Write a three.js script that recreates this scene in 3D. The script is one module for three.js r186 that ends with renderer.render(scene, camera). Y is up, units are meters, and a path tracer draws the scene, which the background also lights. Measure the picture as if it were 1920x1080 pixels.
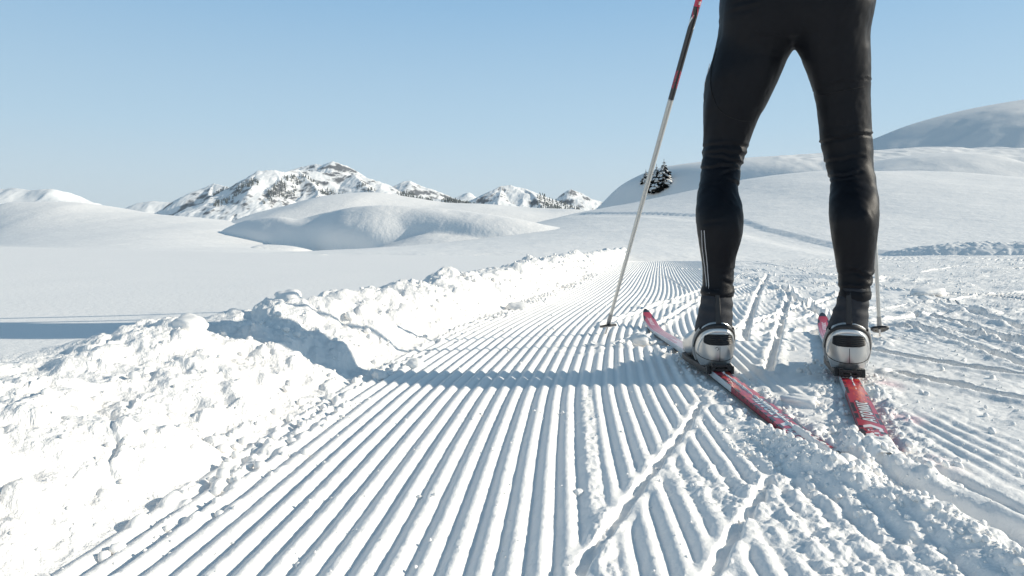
import * as THREE from 'three';
import { mergeGeometries, mergeVertices } from 'three/addons/utils/BufferGeometryUtils.js';

// ------------------------------------------------------------------ camera, sky, sun, exposure
const EYE = 0.36, F = 1300, HOR = 455;             // eye height (m), focal length and horizon row in a 1920 x 1080 frame
const scene = new THREE.Scene();
const camera = new THREE.PerspectiveCamera(2 * Math.atan(540 / F) * 180 / Math.PI, 1920 / 1080, 0.05, 20000);
camera.position.set(0, EYE, 0);
camera.lookAt(0, EYE, -1);
camera.setViewOffset(1920, 1080, 0, 540 - HOR, 1920, 1080);
scene.add(camera);
const renderer = new THREE.WebGLRenderer();
renderer.toneMapping = THREE.LinearToneMapping;
renderer.toneMappingExposure = 1.03;
renderer.shadowMap.enabled = true;
const SUN_EL = 23.5 * Math.PI / 180, SUN_AZ = 0.0;   // the sun stands to the right of the view
const sunDir = new THREE.Vector3(Math.cos(SUN_EL) * Math.cos(SUN_AZ), Math.sin(SUN_EL), Math.cos(SUN_EL) * Math.sin(SUN_AZ));
{ // sky
  const w = 256, h = 256, d = new Float32Array(w * h * 4);
  const stops = [[0, .76, .85, .90], [4, .64, .775, .86], [9, .49, .69, .85], [19, .295, .52, .765], [35, .14, .255, .385], [90, .06, .11, .185]];
  for (let j = 0; j < h; j++) for (let i = 0; i < w; i++) {
    const el = ((j + .5) / h - .5) * 180, az = ((i + .5) / w - .5) * 2 * Math.PI;
    const e = Math.max(el, 0);
    let k = 0; while (k < stops.length - 2 && stops[k + 1][0] < e) k++;
    const a = stops[k], b = stops[k + 1]; let t = (e - a[0]) / (b[0] - a[0]);
    const dir = [Math.cos(az) * Math.cos(el * Math.PI / 180), Math.sin(el * Math.PI / 180), Math.sin(az) * Math.cos(el * Math.PI / 180)];
    const cs = dir[0] * sunDir.x + dir[1] * sunDir.y + dir[2] * sunDir.z;
    const g = 1 + .5 * Math.pow(Math.max(cs, 0), 10) + .05 * cs;
    for (let c = 0; c < 3; c++) d[(j * w + i) * 4 + c] = (a[c + 1] + (b[c + 1] - a[c + 1]) * t) * g * .95;
    d[(j * w + i) * 4 + 3] = 1;
  }
  const tex = new THREE.DataTexture(d, w, h, THREE.RGBAFormat, THREE.FloatType);
  tex.mapping = THREE.EquirectangularReflectionMapping; tex.magFilter = THREE.LinearFilter; tex.minFilter = THREE.LinearFilter; tex.needsUpdate = true;
  scene.background = tex; scene.environment = tex;
}
const sun = new THREE.DirectionalLight(new THREE.Color().setRGB(1, .915, .77), 4.9);
sun.position.copy(sunDir).multiplyScalar(60); sun.castShadow = true; sun.shadow.mapSize.set(4096, 4096);
Object.assign(sun.shadow.camera, { left: -30, right: 30, top: 30, bottom: -30, near: 1, far: 200 });
scene.add(sun, sun.target);
scene.fog = new THREE.FogExp2(new THREE.Color().setRGB(.72, .82, .9), .00007);   // thin winter haze over the far peaks

// ------------------------------------------------------------------ helpers
const lerp = (a, b, t) => a + (b - a) * t, clamp = (x, a, b) => x < a ? a : x > b ? b : x;
const sstep = (a, b, x) => { const t = clamp((x - a) / (b - a), 0, 1); return t * t * (3 - 2 * t); };
function hsh(x, y, s) {
  let h = Math.imul(x, 374761393) + Math.imul(y, 668265263) + Math.imul(s, 1274126177) | 0;
  h = Math.imul(h ^ (h >>> 13), 1274126177); h ^= h >>> 16; h = Math.imul(h, 2246822519); h ^= h >>> 13;
  return (h >>> 0) / 4294967296;
}
function noise(x, y, s = 0) {                       // smooth value noise, -1..1
  const ix = Math.floor(x), iy = Math.floor(y); let fx = x - ix, fy = y - iy;
  fx = fx * fx * fx * (fx * (fx * 6 - 15) + 10); fy = fy * fy * fy * (fy * (fy * 6 - 15) + 10);
  const a = hsh(ix, iy, s), b = hsh(ix + 1, iy, s), c = hsh(ix, iy + 1, s), d = hsh(ix + 1, iy + 1, s);
  return (a + (b - a) * fx + (c - a) * fy + (a - b - c + d) * fx * fy) * 2 - 1;
}
function fbm(x, y, s, o) { let v = 0, a = 1, n = 0; for (let i = 0; i < o; i++) { v += a * noise(x, y, s + i * 17); n += a; a *= .5; const t = x; x = x * 1.6 - y * 1.2; y = y * 1.6 + t * 1.2; } return v / n; }
function lumps(x, z, cell, s, fill) {               // rounded clods on a jittered grid, height in cells
  x /= cell; z /= cell; const ix = Math.floor(x), iz = Math.floor(z); let m = 0;
  for (let j = -1; j < 2; j++) for (let i = -1; i < 2; i++) {
    const r1 = hsh(ix + i, iz + j, s);
    if (r1 > fill) continue;
    const r2 = hsh(ix + i, iz + j, s + 1), r3 = hsh(ix + i, iz + j, s + 2), r = .25 + .5 * r1 / fill * (.5 + .5 * r2);
    const dx = ix + i + r2 - x, dz = iz + j + r3 - z, q = r * r - dx * dx - dz * dz;
    if (q > 0) { const v = Math.sqrt(q) * (.55 + .45 * r3); if (v > m) m = v; }
  }
  return m;
}
let seed = 7; const rnd = () => { seed = Math.imul(seed, 1664525) + 1013904223 | 0; return (seed >>> 0) / 4294967296; };
const spline = pts => x => {                        // monotone-ish Catmull-Rom through [x, y]
  const n = pts.length; if (x <= pts[0][0]) return pts[0][1] + (x - pts[0][0]) * (pts[1][1] - pts[0][1]) / (pts[1][0] - pts[0][0]);
  if (x >= pts[n - 1][0]) return pts[n - 1][1] + (x - pts[n - 1][0]) * (pts[n - 1][1] - pts[n - 2][1]) / (pts[n - 1][0] - pts[n - 2][0]);
  let k = 0; while (pts[k + 1][0] < x) k++;
  const p1 = pts[k], p2 = pts[k + 1], p0 = pts[k - 1] || p1, p3 = pts[k + 2] || p2, h = p2[0] - p1[0], t = (x - p1[0]) / h;
  const m1 = k ? (p2[1] - p0[1]) / (p2[0] - p0[0]) : (p2[1] - p1[1]) / h, m2 = pts[k + 2] ? (p3[1] - p1[1]) / (p3[0] - p1[0]) : (p2[1] - p1[1]) / h;
  const t2 = t * t, t3 = t2 * t;
  return (2 * t3 - 3 * t2 + 1) * p1[1] + (t3 - 2 * t2 + t) * h * m1 + (-2 * t3 + 3 * t2) * p2[1] + (t3 - t2) * h * m2;
};
const polyl = pts => x => { let k = 0; const n = pts.length; if (x <= pts[0][0]) return pts[0][1]; if (x >= pts[n - 1][0]) return pts[n - 1][1]; while (pts[k + 1][0] < x) k++; return lerp(pts[k][1], pts[k + 1][1], (x - pts[k][0]) / (pts[k + 1][0] - pts[k][0])); };
const V = (x, y, z) => new THREE.Vector3(x, y, -z); // place by x right, y up, z = metres in front of the start point
const gp = (px, py) => { const z = EYE * F / (py - HOR); return [(px - 960) / F * z, z]; };   // where a sight line meets level ground
const used = {};
function numbered(n) { used[n] = (used[n] ?? -1) + 1; return used[n] ? n + '_' + String(used[n]).padStart(3, '0') : n; }
function tag(o, label, category, group, kind) { if (label) o.userData.label = label; if (category) o.userData.category = category; if (group) o.userData.group = group; if (kind) o.userData.kind = kind; return o; }
function mesh(name, geo, mat, parent = scene) {
  const m = new THREE.Mesh(geo, mat); m.name = parent === scene ? numbered(name) : name; m.castShadow = m.receiveShadow = true; parent.add(m); return m;
}
function group(name, parent = scene) { const g = new THREE.Group(); g.name = parent === scene ? numbered(name) : name; parent.add(g); return g; }
function geo(pos, idx, uv, col) {
  const g = new THREE.BufferGeometry(); g.setAttribute('position', new THREE.BufferAttribute(pos instanceof Float32Array ? pos : new Float32Array(pos), 3));
  if (uv) g.setAttribute('uv', new THREE.BufferAttribute(new Float32Array(uv), 2));
  if (col) g.setAttribute('color', new THREE.BufferAttribute(new Float32Array(col), 3));
  g.setIndex(new THREE.BufferAttribute(idx instanceof Uint32Array ? idx : new Uint32Array(idx), 1)); g.computeVertexNormals(); return g;
}
function gridGeo(nu, nv, fn, opt = {}) {            // fn(i / nu, j / nv) -> [x, y, z(front)] ; colour optional
  const pos = new Float32Array((nu + 1) * (nv + 1) * 3), uv = new Float32Array((nu + 1) * (nv + 1) * 2), col = opt.color ? new Float32Array(pos.length) : null;
  const idx = new Uint32Array(nu * nv * 6); let k = 0;
  for (let j = 0; j <= nv; j++) for (let i = 0; i <= nu; i++) {
    const p = fn(i / nu, j / nv), q = j * (nu + 1) + i;
    pos[q * 3] = p[0]; pos[q * 3 + 1] = p[1]; pos[q * 3 + 2] = -p[2];
    uv[q * 2] = opt.uv ? i / nu : p[0]; uv[q * 2 + 1] = opt.uv ? j / nv : p[2];
    if (col) { const c = opt.color(p, i / nu, j / nv); col[q * 3] = c[0]; col[q * 3 + 1] = c[1]; col[q * 3 + 2] = c[2]; }
  }
  for (let j = 0; j < nv; j++) for (let i = 0; i < nu; i++) { const a = j * (nu + 1) + i, b = a + 1, c = a + nu + 1, d = c + 1; idx[k++] = a; idx[k++] = b; idx[k++] = d; idx[k++] = a; idx[k++] = d; idx[k++] = c; }
  return geo(pos, idx, uv, col);
}

// ------------------------------------------------------------------ snow material
function grainTex(n, oct, base, s) {
  const d = new Uint8Array(n * n * 4);
  const per = (x, y, f, sd) => { // periodic value noise
    const ix = Math.floor(x), iy = Math.floor(y), fx = x - ix, fy = y - iy, u = fx * fx * (3 - 2 * fx), v = fy * fy * (3 - 2 * fy), m = t => ((t % f) + f) % f;
    return lerp(lerp(hsh(m(ix), m(iy), sd), hsh(m(ix + 1), m(iy), sd), u), lerp(hsh(m(ix), m(iy + 1), sd), hsh(m(ix + 1), m(iy + 1), sd), u), v);
  };
  for (let j = 0; j < n; j++) for (let i = 0; i < n; i++) {
    let v = 0, a = 1, t = 0, f = base;
    for (let o = 0; o < oct; o++) { v += a * per(i / n * f, j / n * f, f, s + o); t += a; a *= .72; f *= 2; }
    const q = clamp(Math.round(v / t * 255), 0, 255); d[(j * n + i) * 4] = d[(j * n + i) * 4 + 1] = d[(j * n + i) * 4 + 2] = q; d[(j * n + i) * 4 + 3] = 255;
  }
  const tx = new THREE.DataTexture(d, n, n); tx.wrapS = tx.wrapT = THREE.RepeatWrapping; tx.magFilter = THREE.LinearFilter; tx.minFilter = THREE.LinearMipmapLinearFilter; tx.generateMipmaps = true; tx.needsUpdate = true; return tx;
}
const fineGrain = grainTex(1024, 5, 24, 11); fineGrain.repeat.set(1 / .42, 1 / .42);
const coarseGrain = grainTex(512, 5, 6, 31); coarseGrain.repeat.set(1 / 7, 1 / 7);
const snowMat = (bump, scale, vc) => new THREE.MeshStandardMaterial({ color: new THREE.Color().setRGB(.93, .9, .865), roughness: .62, bumpMap: bump, bumpScale: scale, vertexColors: !!vc });
const M = {
  groomed: snowMat(fineGrain, .0024, true), bank: snowMat(fineGrain, .006, true), field: snowMat(fineGrain, .0022, true),
  hill: snowMat(coarseGrain, .06), plain: new THREE.MeshStandardMaterial({ color: new THREE.Color().setRGB(.93, .9, .865), roughness: .65 }),
  mountain: new THREE.MeshStandardMaterial({ color: 0xffffff, roughness: .8, vertexColors: true }),
};

// ------------------------------------------------------------------ near ground: trail, bank, trampled snow, untouched plain
const PITCH = .0322, PLAIN = .129;
const edgeX = spline([[.3, -.545], [.755, -.502], [1.3, -.46], [1.835, -.405], [3, -.21], [5.2, .32], [8, .92], [13, 1.98], [18, 3.0]]);   // foot of the bank
const tracks = [];                                 // worn lines in the snow: points [x, z], half width, depth, rim height, rim lumpiness
function track(pts, w, d, rim, lump = .5, px = true) {
  const q = px ? pts.map(p => gp(p[0], p[1])) : pts; let x0 = 1e9, x1 = -1e9, z0 = 1e9, z1 = -1e9; const m = w * 4 + .02;
  for (const p of q) { x0 = Math.min(x0, p[0]); x1 = Math.max(x1, p[0]); z0 = Math.min(z0, p[1]); z1 = Math.max(z1, p[1]); }
  tracks.push({ q, w, d, rim, lump, x0: x0 - m, x1: x1 + m, z0: z0 - m, z1: z1 + m });
}
track([[1312, 758], [1284, 807], [1250, 850], [1207, 905], [1150, 985], [1085, 1075]], .0095, .005, .005, 1);
track([[1440, 905], [1395, 974], [1356, 1033], [1325, 1100]], .010, .005, .005, .9);
track([[1133, 613], [1143, 606], [1200, 588], [1317, 545], [1420, 505]], .018, .004, .012, .3);
track([[1158, 650], [1220, 625], [1252, 600], [1300, 570], [1400, 535]], .016, .008, .012, .8);
track([[1636, 660], [1740, 680], [1920, 708], [2100, 735]], .022, .022, .008, .3);
track([[1679, 702], [1790, 728], [1920, 756], [2100, 795]], .02, .014, .01, .5);
track([[1700, 590], [1808, 611], [1920, 652], [2050, 700]], .025, .02, .012, .5);
track([[1700, 610], [1814, 649], [1920, 688], [2050, 730]], .022, .016, .01, .5);
track([[1720, 560], [1920, 618], [2050, 655]], .03, .02, .012, .5);
track([[1393, 640], [1405, 600], [1420, 553], [1440, 515]], .018, .022, .008, .6);
track([[1440, 700], [1452, 650], [1470, 587], [1482, 545]], .016, .02, .01, .7);
track([[1462, 538], [1500, 570], [1560, 610], [1640, 645]], .03, .02, .012, .8);
track([[1400, 520], [1470, 545], [1545, 600]], .02, .014, .012, .8);
track([[1290, 545], [1250, 520], [1215, 510]], .01, .006, .006, .3);
track([[1600, 868], [1650, 892], [1780, 948], [1930, 1018], [2150, 1140]], .036, .014, .004, .1);   // worn track beside the berm
track([[1690, 870], [1800, 905], [1930, 965]], .02, .007, .004, .4);
for (let k = 0; k < 30; k++) {                     // older criss-cross ski tracks on the trampled side
  const z = 2.2 + 13 * Math.pow(rnd(), 1.3), x = edgeX(z) + 1.5 + rnd() * (1 + z * .55), a = (rnd() < .6 ? .55 + rnd() * .5 : -.25 - rnd() * .4), l = Math.min(.5 + rnd() * 2.2, z - 1.9);
  track([[x - Math.sin(a) * l, z - Math.cos(a) * l], [x + (rnd() - .5) * .08, z], [x + Math.sin(a) * l, z + Math.cos(a) * l]], .016 + rnd() * .018, .01 + rnd() * .016, .006 + rnd() * .01, .6, false);
}
function segDist(px, pz, q) {                        // distance, signed side
  let best = 1e9, side = 1, along = 0;
  for (let i = 0; i + 1 < q.length; i++) {
    const ax = q[i][0], az = q[i][1], bx = q[i + 1][0] - ax, bz = q[i + 1][1] - az, t = clamp(((px - ax) * bx + (pz - az) * bz) / (bx * bx + bz * bz), 0, 1);
    const dx = px - ax - bx * t, dz = pz - az - bz * t, d = dx * dx + dz * dz;
    if (d < best) { best = d; side = bx * dz - bz * dx > 0 ? 1 : -1; along = i + t; }
  }
  return [Math.sqrt(best), side, along];
}
const berm = [gp(1385, 800), gp(1425, 838), gp(1500, 872), gp(1600, 916), gp(1720, 972), gp(1925, 1075), gp(2200, 1200)];
const SKI = {                                         // tail [x, z], heading, length
  left: { tail: [.52, 1.10], dir: Math.atan(.034), len: 1.95 }, right: { tail: [.6, 1.105], dir: Math.atan(.388), len: 1.9 },
};
for (const s of Object.values(SKI)) { s.fx = Math.sin(s.dir); s.fz = Math.cos(s.dir); }
const skiLocal = (s, x, z) => { const dx = x - s.tail[0], dz = z - s.tail[1]; return [dx * s.fx + dz * s.fz, dx * s.fz - dz * s.fx]; };   // along, to the right
function baseLevel(x, z) {                            // large shape under trail and trampled side
  const u = x - edgeX(z);
  let h = -.03 * sstep(12.5, 16, z) * clamp(z - 12.5, 0, 60) - .022 * clamp(z - 16, 0, 60);
  h += .11 * sstep(2.2, 6.5, u) * sstep(5, 13, z);
  return h;
}
function plainLevel(x, z) {
  // the untouched plain ends along a fold; left of it the next slope rises
  let h = PLAIN + .006 * noise(x * .35, z * .35, 5) + .002 * noise(x * 2.3, z * 3.1, 6);
  const ze = x > -3.6 ? 12.9 - .1 * (x + 3.6) : 13.4 + (-3.6 - x) * 1.05, d = z - ze;
  if (d > 0) h -= .05 * d;
  return h;
}
function corduroyMask(u, z, x) {                      // 1 where grooves are whole, 0 where skiers have broken them up
  const w = .78 + .09 * z + .28 * noise(x * 2.1, z * 1.7, 71) + .12 * noise(x * 7, z * 5, 72);
  let m = 1 - sstep(w, w + .35, u);
  const w2 = 2.4 + .1 * z;
  m = Math.max(m, .5 * sstep(.15, .45, noise(x * 1.6 + 5, z * 1.1, 73)) * (1 - sstep(w2, w2 + .5, u)));
  if (z < 2.4) m *= 1 - .0 * u;
  return m * sstep(-.012, .012, u);
}
function ridge(u, x, z) {
  const p = u / PITCH + .025 * noise(x * 3, z * 1.2, 81), f = p - Math.floor(p), k = Math.floor(p);
  const c = .5 - .5 * Math.cos(f * 2 * Math.PI);
  return (.0084 + .0003 * noise(x * 26, z * 9, 83)) * Math.pow(c, .74) * (1 + .13 * noise(k * 3.7, z * .8, 82)) + .0004 * c * noise(x * 160, z * 110, 84) - .0035;
}
let pink = 0;
function groundAt(x, z) {
  const u = x - edgeX(z), s = -u; pink = 0;
  const det = clamp(1.6 - z / 12, .25, 1), dz = .0038 * Math.pow(z, 1.3), wf = c => clamp(c / (2.2 * dz) - .4, 0, 1), w9 = wf(.1), w4 = wf(.05), w2 = wf(.024);            // finest lumps only matter near by
  // ---- snow bank and plain
  let hb = 0, wB = 0;
  if (s > -.2) {
    const wob = .05 * noise(z * 2.3, 1, 91) + .025 * noise(z * 7, 2, 92), ws = s + wob * sstep(0, .2, s);
    const crest = .098 + .034 * sstep(1.65, 2.25, z) + .045 * sstep(2.2, 3.4, z) + .035 * noise(z * 1.9, 4, 93) + .02 * noise(z * 6.5, 5, 94) + .02 * sstep(2, 5, z), sc = .33 + .03 * noise(z * 1.4, 7, 95);
    const pl = plainLevel(x, z);
    if (ws < sc) { const t = clamp(ws / sc, 0, 1); hb = crest * (1 - Math.pow(1 - t, 1.75)) * sstep(-.03, .1, ws) ; }
    else hb = pl + (crest - pl) * (1 - sstep(sc, sc + .2, ws));
    const rough = sstep(-.015, .05, ws) * (1 - sstep(sc + .08, sc + .24, ws));
    if (rough > 0) {
      const qx = x + .02 * noise(x * 22, z * 22, 101), qz = z + .02 * noise(x * 22, z * 22, 102);
      hb += rough * (.06 * lumps(qx, qz * .85, .16, 111, .4) + w9 * .026 * lumps(qx, qz, .075, 121, .35) - .018 * lumps(qx + 3, qz, .11, 125, .35) + w4 * .008 * lumps(qx, qz, .04, 131, .4) + w2 * .007 * lumps(qx, qz, .02, 141, .4)
        + .022 * fbm(x * 8, z * 8, 151, 3) + .007 * fbm(x * 19, z * 19, 152, 2) + .006 * fbm(x * 34, z * 34, 155, 2) + .002 * fbm(x * 80, z * 80, 161, 2) * det);
    }
    wB = sstep(-.012, .015, s);
  }
  if (wB >= 1) return hb;
  // ---- trail
  let h = baseLevel(x, z), cm = corduroyMask(u, z, x), rough = sstep(.9, 1.9, u + .25 * noise(x * 1.3, z, 74)) * (1 - .72 * cm);
  let gone = 0, add = 0;
  for (const t of tracks) {
    if (x < t.x0 || x > t.x1 || z < t.z0 || z > t.z1) continue;
    let [d, , al] = segDist(x, z, t.q); d += .25 * t.w * noise(x * 30, z * 30, 75) * t.lump;
    const a = d / t.w;
    if (a < 1) { const k = 1 - sstep(.45, 1, a); gone = Math.max(gone, k); add = Math.min(add, -t.d * k); }
    if (a > .5 && a < 3.2) { const k = sstep(.6, 1.3, a) * (1 - sstep(1.5, 3.2, a)); gone = Math.max(gone, k * .7 * t.lump); add += t.rim * k * (1 - .8 * t.lump + 1.6 * t.lump * clamp(lumps(x, z, .03, 171, .75) + .2, 0, 1)); }
  }
  // scraped snow round the skis
  for (const n of ['left', 'right']) {
    const sk = SKI[n], [al, ac] = skiLocal(sk, x, z); if (al < -.15 || al > sk.len + .1) continue;
    const d = Math.abs(ac), inR = sstep(-.12, .02, al) * (1 - sstep(sk.len - .3, sk.len - .1, al));
    const k = (1 - sstep(.03, .075, d)) * inR; gone = Math.max(gone, k * .95); add -= .004 * k;
    const rear = 1 - sstep(.55, .75, al), rim = sstep(.026, .05, d) * (1 - sstep(.05, .12, d)) * inR * (.35 + .65 * rear);
    add += rim * (.016 * lumps(x, z, .035, 181, .7) / .5 * .6 + .01 * lumps(x, z, .016, 182, .6)); gone = Math.max(gone, rim * .9);
    { const m = (1 - sstep(.0, .13, Math.abs(al - .0))) * (1 - sstep(.02, .08, d)); add += m * ((n === 'left' ? .006 : .021) + .012 * fbm(x * 30, z * 30, 185, 3)); gone = Math.max(gone, m); }
    if (al < .35) add += .02 * (1 - sstep(.1, .34, al)) * (n === 'left' ? sstep(-.09, -.02, ac) * 0 + (1 - sstep(.0, .05, Math.abs(ac + .04))) : 1 - sstep(0, .03, Math.abs(ac + .035))) * inR;
    if (n === 'right') { const dx = ac - .1; pink = Math.max(pink, Math.max(1 - sstep(0, .055, Math.hypot((al - .37) / 1.6, ac - .075)), .7 * (1 - sstep(0, .05, Math.hypot((al - .72) / 2.5, ac - .09))), .5 * (1 - sstep(0, .05, Math.hypot((al - .05) / 1.5, ac - .09))))) * clamp(.55 + .9 * noise(x * 30, z * 30, 183), 0, 1); }
  }
  { // between the skis the grooves are pushed flat, with one block left standing
    const q = Math.hypot((x - .60) / .085, (z - 1.5) / .26); const k = 1 - sstep(.7, 1.1, q); gone = Math.max(gone, k * .96); add -= .006 * k;
  }
  { // lumpy berm thrown up by the ski edge
    const [d, side, al] = segDist(x, z, berm), hgt = .12 + .88 * sstep(1.6, 3.4, al); const e = d * (1 + .25 * noise(x * 14, z * 14, 76));
    if (e < .09) { const k = 1 - sstep(.0, .078, e); gone = Math.max(gone, k); add += hgt * k * (.019 + .008 * noise(x * 9, z * 9, 77)) + hgt * k * (.008 * lumps(x, z, .045, 191, .5) + .012 * fbm(x * 28, z * 28, 190, 3) + .008 * lumps(x, z, .018, 192, .6) + .003 * fbm(x * 120, z * 120, 189, 2)); }
    // crushed crumbly ground left of the berm
    const cr = sstep(.02, .08, d) * (1 - sstep(.18, .3, d)) * (x < .56 ? 1 : 0) * (1 - sstep(1.0, 1.2, z));
    gone = Math.max(gone, .6 * cr * sstep(-.3, .2, noise(x * 11, z * 11, 78))); add += cr * (.007 * lumps(x, z, .034, 193, .5) + .008 * fbm(x * 34, z * 34, 188, 3) + .006 * lumps(x, z, .014, 194, .55) + .002 * fbm(x * 130, z * 130, 187, 2));
    if (z < 1.3 && x > .5) rough = Math.max(rough, .5 * sstep(.5, .6, x));
  }
  // scuff where a pole was dragged across the ridges
  { const q = Math.hypot((x - .22) / .13, (z - 2.45) / .3); const k = (1 - sstep(.5, 1, q)) * sstep(-.25, .25, noise(x * 13, z * 9, 79)); gone = Math.max(gone, k * .8); add += k * (.018 * lumps(x, z, .035, 195, .6) + .008 * lumps(x, z, .016, 196, .6)); }
  // powdery ridge near the foreground, where crumbs fill one groove
  { const k = (1 - sstep(.006, .016, Math.abs(u - .606 - .005 * noise(z * 5, 3, 61)))) * (1 - sstep(1.55, 1.8, z)); gone = Math.max(gone, k * .7); add += k * (.0045 + .0035 * fbm(x * 90, z * 60, 197, 3) + .003 * lumps(x, z, .012, 198, .5)); }
  const keep = cm * (1 - gone);
  if (keep > 0) h += keep * ridge(u, x, z);
  h += add;
  if (rough > .01) {
    const qx = x + .03 * noise(x * 9, z * 9, 201), qz = z + .03 * noise(x * 9, z * 9, 202), big = sstep(-.25, .35, noise(x * 1.1, z * .8, 203));
    h += rough * .62 * lerp(.5, 1, sstep(1.3, 3, z)) * (.03 * fbm(x * 2.2, z * 2.2, 211, 2) + .11 * lumps(qx, qz, .22, 221, .16) * big * .7 * sstep(1.3, 2.4, z) + w9 * .05 * lumps(qx, qz, .09, 231, .3) * (.35 + .65 * big) * lerp(.35, 1, sstep(1, 2, z)) + w4 * .02 * lumps(qx, qz, .045, 241, .42) + w2 * .012 * lumps(x, z, .02, 251, .5) + .006 * fbm(x * 16, z * 16, 261, 3) * 2 + .0022 * fbm(x * 70, z * 70, 271, 2) * det);
  } else h += .0006 * fbm(x * 60, z * 60, 281, 2) * det;
  // stray clods on the grooves close to the bank foot
  if (u < .2) h += (1 - sstep(.0, .16, u)) * .03 * lumps(x, z, .035, 291, .3) * .9;
  return h * (1 - wB) + hb * wB;
}
{
  const rows = []; { let z = .38; while (z < 16) { rows.push(z); z += (z < 4 ? .0031 : .0034) * Math.pow(z, 1.3); } for (; z < 70; z *= 1.05) rows.push(z); }
  const cols = []; { const n = 960; for (let i = 0; i <= n; i++) cols.push(-.82 + 1.64 * i / n); let t = .82, d = .0035; while (t < 45) { d *= 1.11; t += d; cols.push(t); cols.unshift(-t); } }
  const nc = cols.length, nr = rows.length, pos = new Float32Array(nc * nr * 3), uv = new Float32Array(nc * nr * 2), col = new Float32Array(nc * nr * 3), reg = new Uint8Array(nc * nr);
  for (let j = 0; j < nr; j++) for (let i = 0; i < nc; i++) {
    const z = rows[j], x = cols[i] * z, q = j * nc + i; let h = groundAt(x, z); const u = x - edgeX(z);
    if (z > 4 && z < 15.6 && u > .002 && u < 2.6) h -= .03;             // the finer sheet of far grooves lies here
    pos[q * 3] = x; pos[q * 3 + 1] = h; pos[q * 3 + 2] = -z; uv[q * 2] = x; uv[q * 2 + 1] = z;
    col[q * 3] = 1; col[q * 3 + 1] = 1 - .28 * pink; col[q * 3 + 2] = 1 - .22 * pink;
    reg[q] = u < -.6 ? 0 : u < 0 ? 1 : u < 1.7 + .05 * z ? 2 : 3;
  }
  const buckets = [[], [], [], []];
  for (let j = 0; j < nr - 1; j++) for (let i = 0; i < nc - 1; i++) { const a = j * nc + i, b = a + 1, c = a + nc, d = c + 1; buckets[reg[a]].push(a, b, d, a, d, c); }
  const full = geo(pos, [].concat(buckets[0]).length ? Uint32Array.from((function* () { for (const b of buckets) yield* b; })()) : [], uv, col), nrm = full.attributes.normal.array;
  ['snow_field', 'snow_bank', 'groomed_trail', 'trampled_snow'].forEach((name, r) => {
    const map = new Int32Array(nc * nr).fill(-1); let n = 0; const b = buckets[r], idx = new Uint32Array(b.length);
    for (let k = 0; k < b.length; k++) { if (map[b[k]] < 0) map[b[k]] = n++; idx[k] = map[b[k]]; }
    const P = new Float32Array(n * 3), N = new Float32Array(n * 3), U = new Float32Array(n * 2), C = new Float32Array(n * 3);
    for (let q = 0; q < map.length; q++) { const m = map[q]; if (m < 0) continue; for (let c = 0; c < 3; c++) { P[m * 3 + c] = pos[q * 3 + c]; N[m * 3 + c] = nrm[q * 3 + c]; C[m * 3 + c] = col[q * 3 + c]; } U[m * 2] = uv[q * 2]; U[m * 2 + 1] = uv[q * 2 + 1]; }
    const g = new THREE.BufferGeometry(); g.setAttribute('position', new THREE.BufferAttribute(P, 3)); g.setAttribute('normal', new THREE.BufferAttribute(N, 3)); g.setAttribute('uv', new THREE.BufferAttribute(U, 2)); g.setAttribute('color', new THREE.BufferAttribute(C, 3)); g.setIndex(new THREE.BufferAttribute(idx, 1));
    const labels = ['smooth untouched snow plain left of the trail', 'lumpy snow bank thrown up along the left edge of the groomed trail', 'groomed ski trail pressed into parallel corduroy ridges', 'trampled rough snow criss-crossed by ski tracks on the right'];
    tag(mesh(name, g, [M.field, M.bank, M.groomed, M.bank][r]), labels[r], null, null, 'structure');
  });
  // far part of the grooves: columns follow the ridges
  const zs = rows.filter(z => z > 3.97 && z < 15.7), pick = zs.filter((z, i) => i % 2 === 0 || i === zs.length - 1);
  const nu = 760, g2 = gridGeo(nu, pick.length - 1, (a, b) => { const z = pick[Math.round(b * (pick.length - 1))], x = edgeX(z) + .003 + a * 2.597; return [x, groundAt(x, z) - (z > 15.5 ? .02 : 0), z]; }, { color: () => [1, 1, 1] });
  tag(mesh('groomed_trail', g2, M.groomed), 'far stretch of the corduroy ridges where the trail bends right', null, null, 'structure');
  // ground behind and below the viewpoint
  const g3 = gridGeo(60, 30, (a, b) => { const z = lerp(-40, .38, b), x = (a - .5) * 34.2; return [x, z > .379 ? groundAt(x, z) - .002 : 0 + (x < edgeX(.38) - .3 ? PLAIN : 0), z]; }, { color: () => [1, 1, 1] });
  tag(mesh('snow_field', g3, M.field), 'snow ground behind the viewpoint', null, null, 'structure');
}

// ------------------------------------------------------------------ hills and mountains
const atPx = (px, py, z) => [(px - 960) / F * z, EYE + (HOR - py) * z / F, z];
function crestFn(pts, D) { return spline(pts.map(([px, py]) => { const p = atPx(px, py, D); return [p[0], p[1]]; })); }
function hillMesh(name, label, x0, x1, z0, z1, nu, nv, fn, mat = M.hill) { return tag(mesh(name, gridGeo(nu, nv, (a, b) => { const x = lerp(x0, x1, a), z = lerp(z0, z1, b); return [x, fn(x, z), z]; }), mat), label, null, null, 'structure'); }
const smax = (a, b, k) => { const h = clamp(.5 + .5 * (a - b) / k, 0, 1); return lerp(b, a, h) + k * h * (1 - h); };
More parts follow.
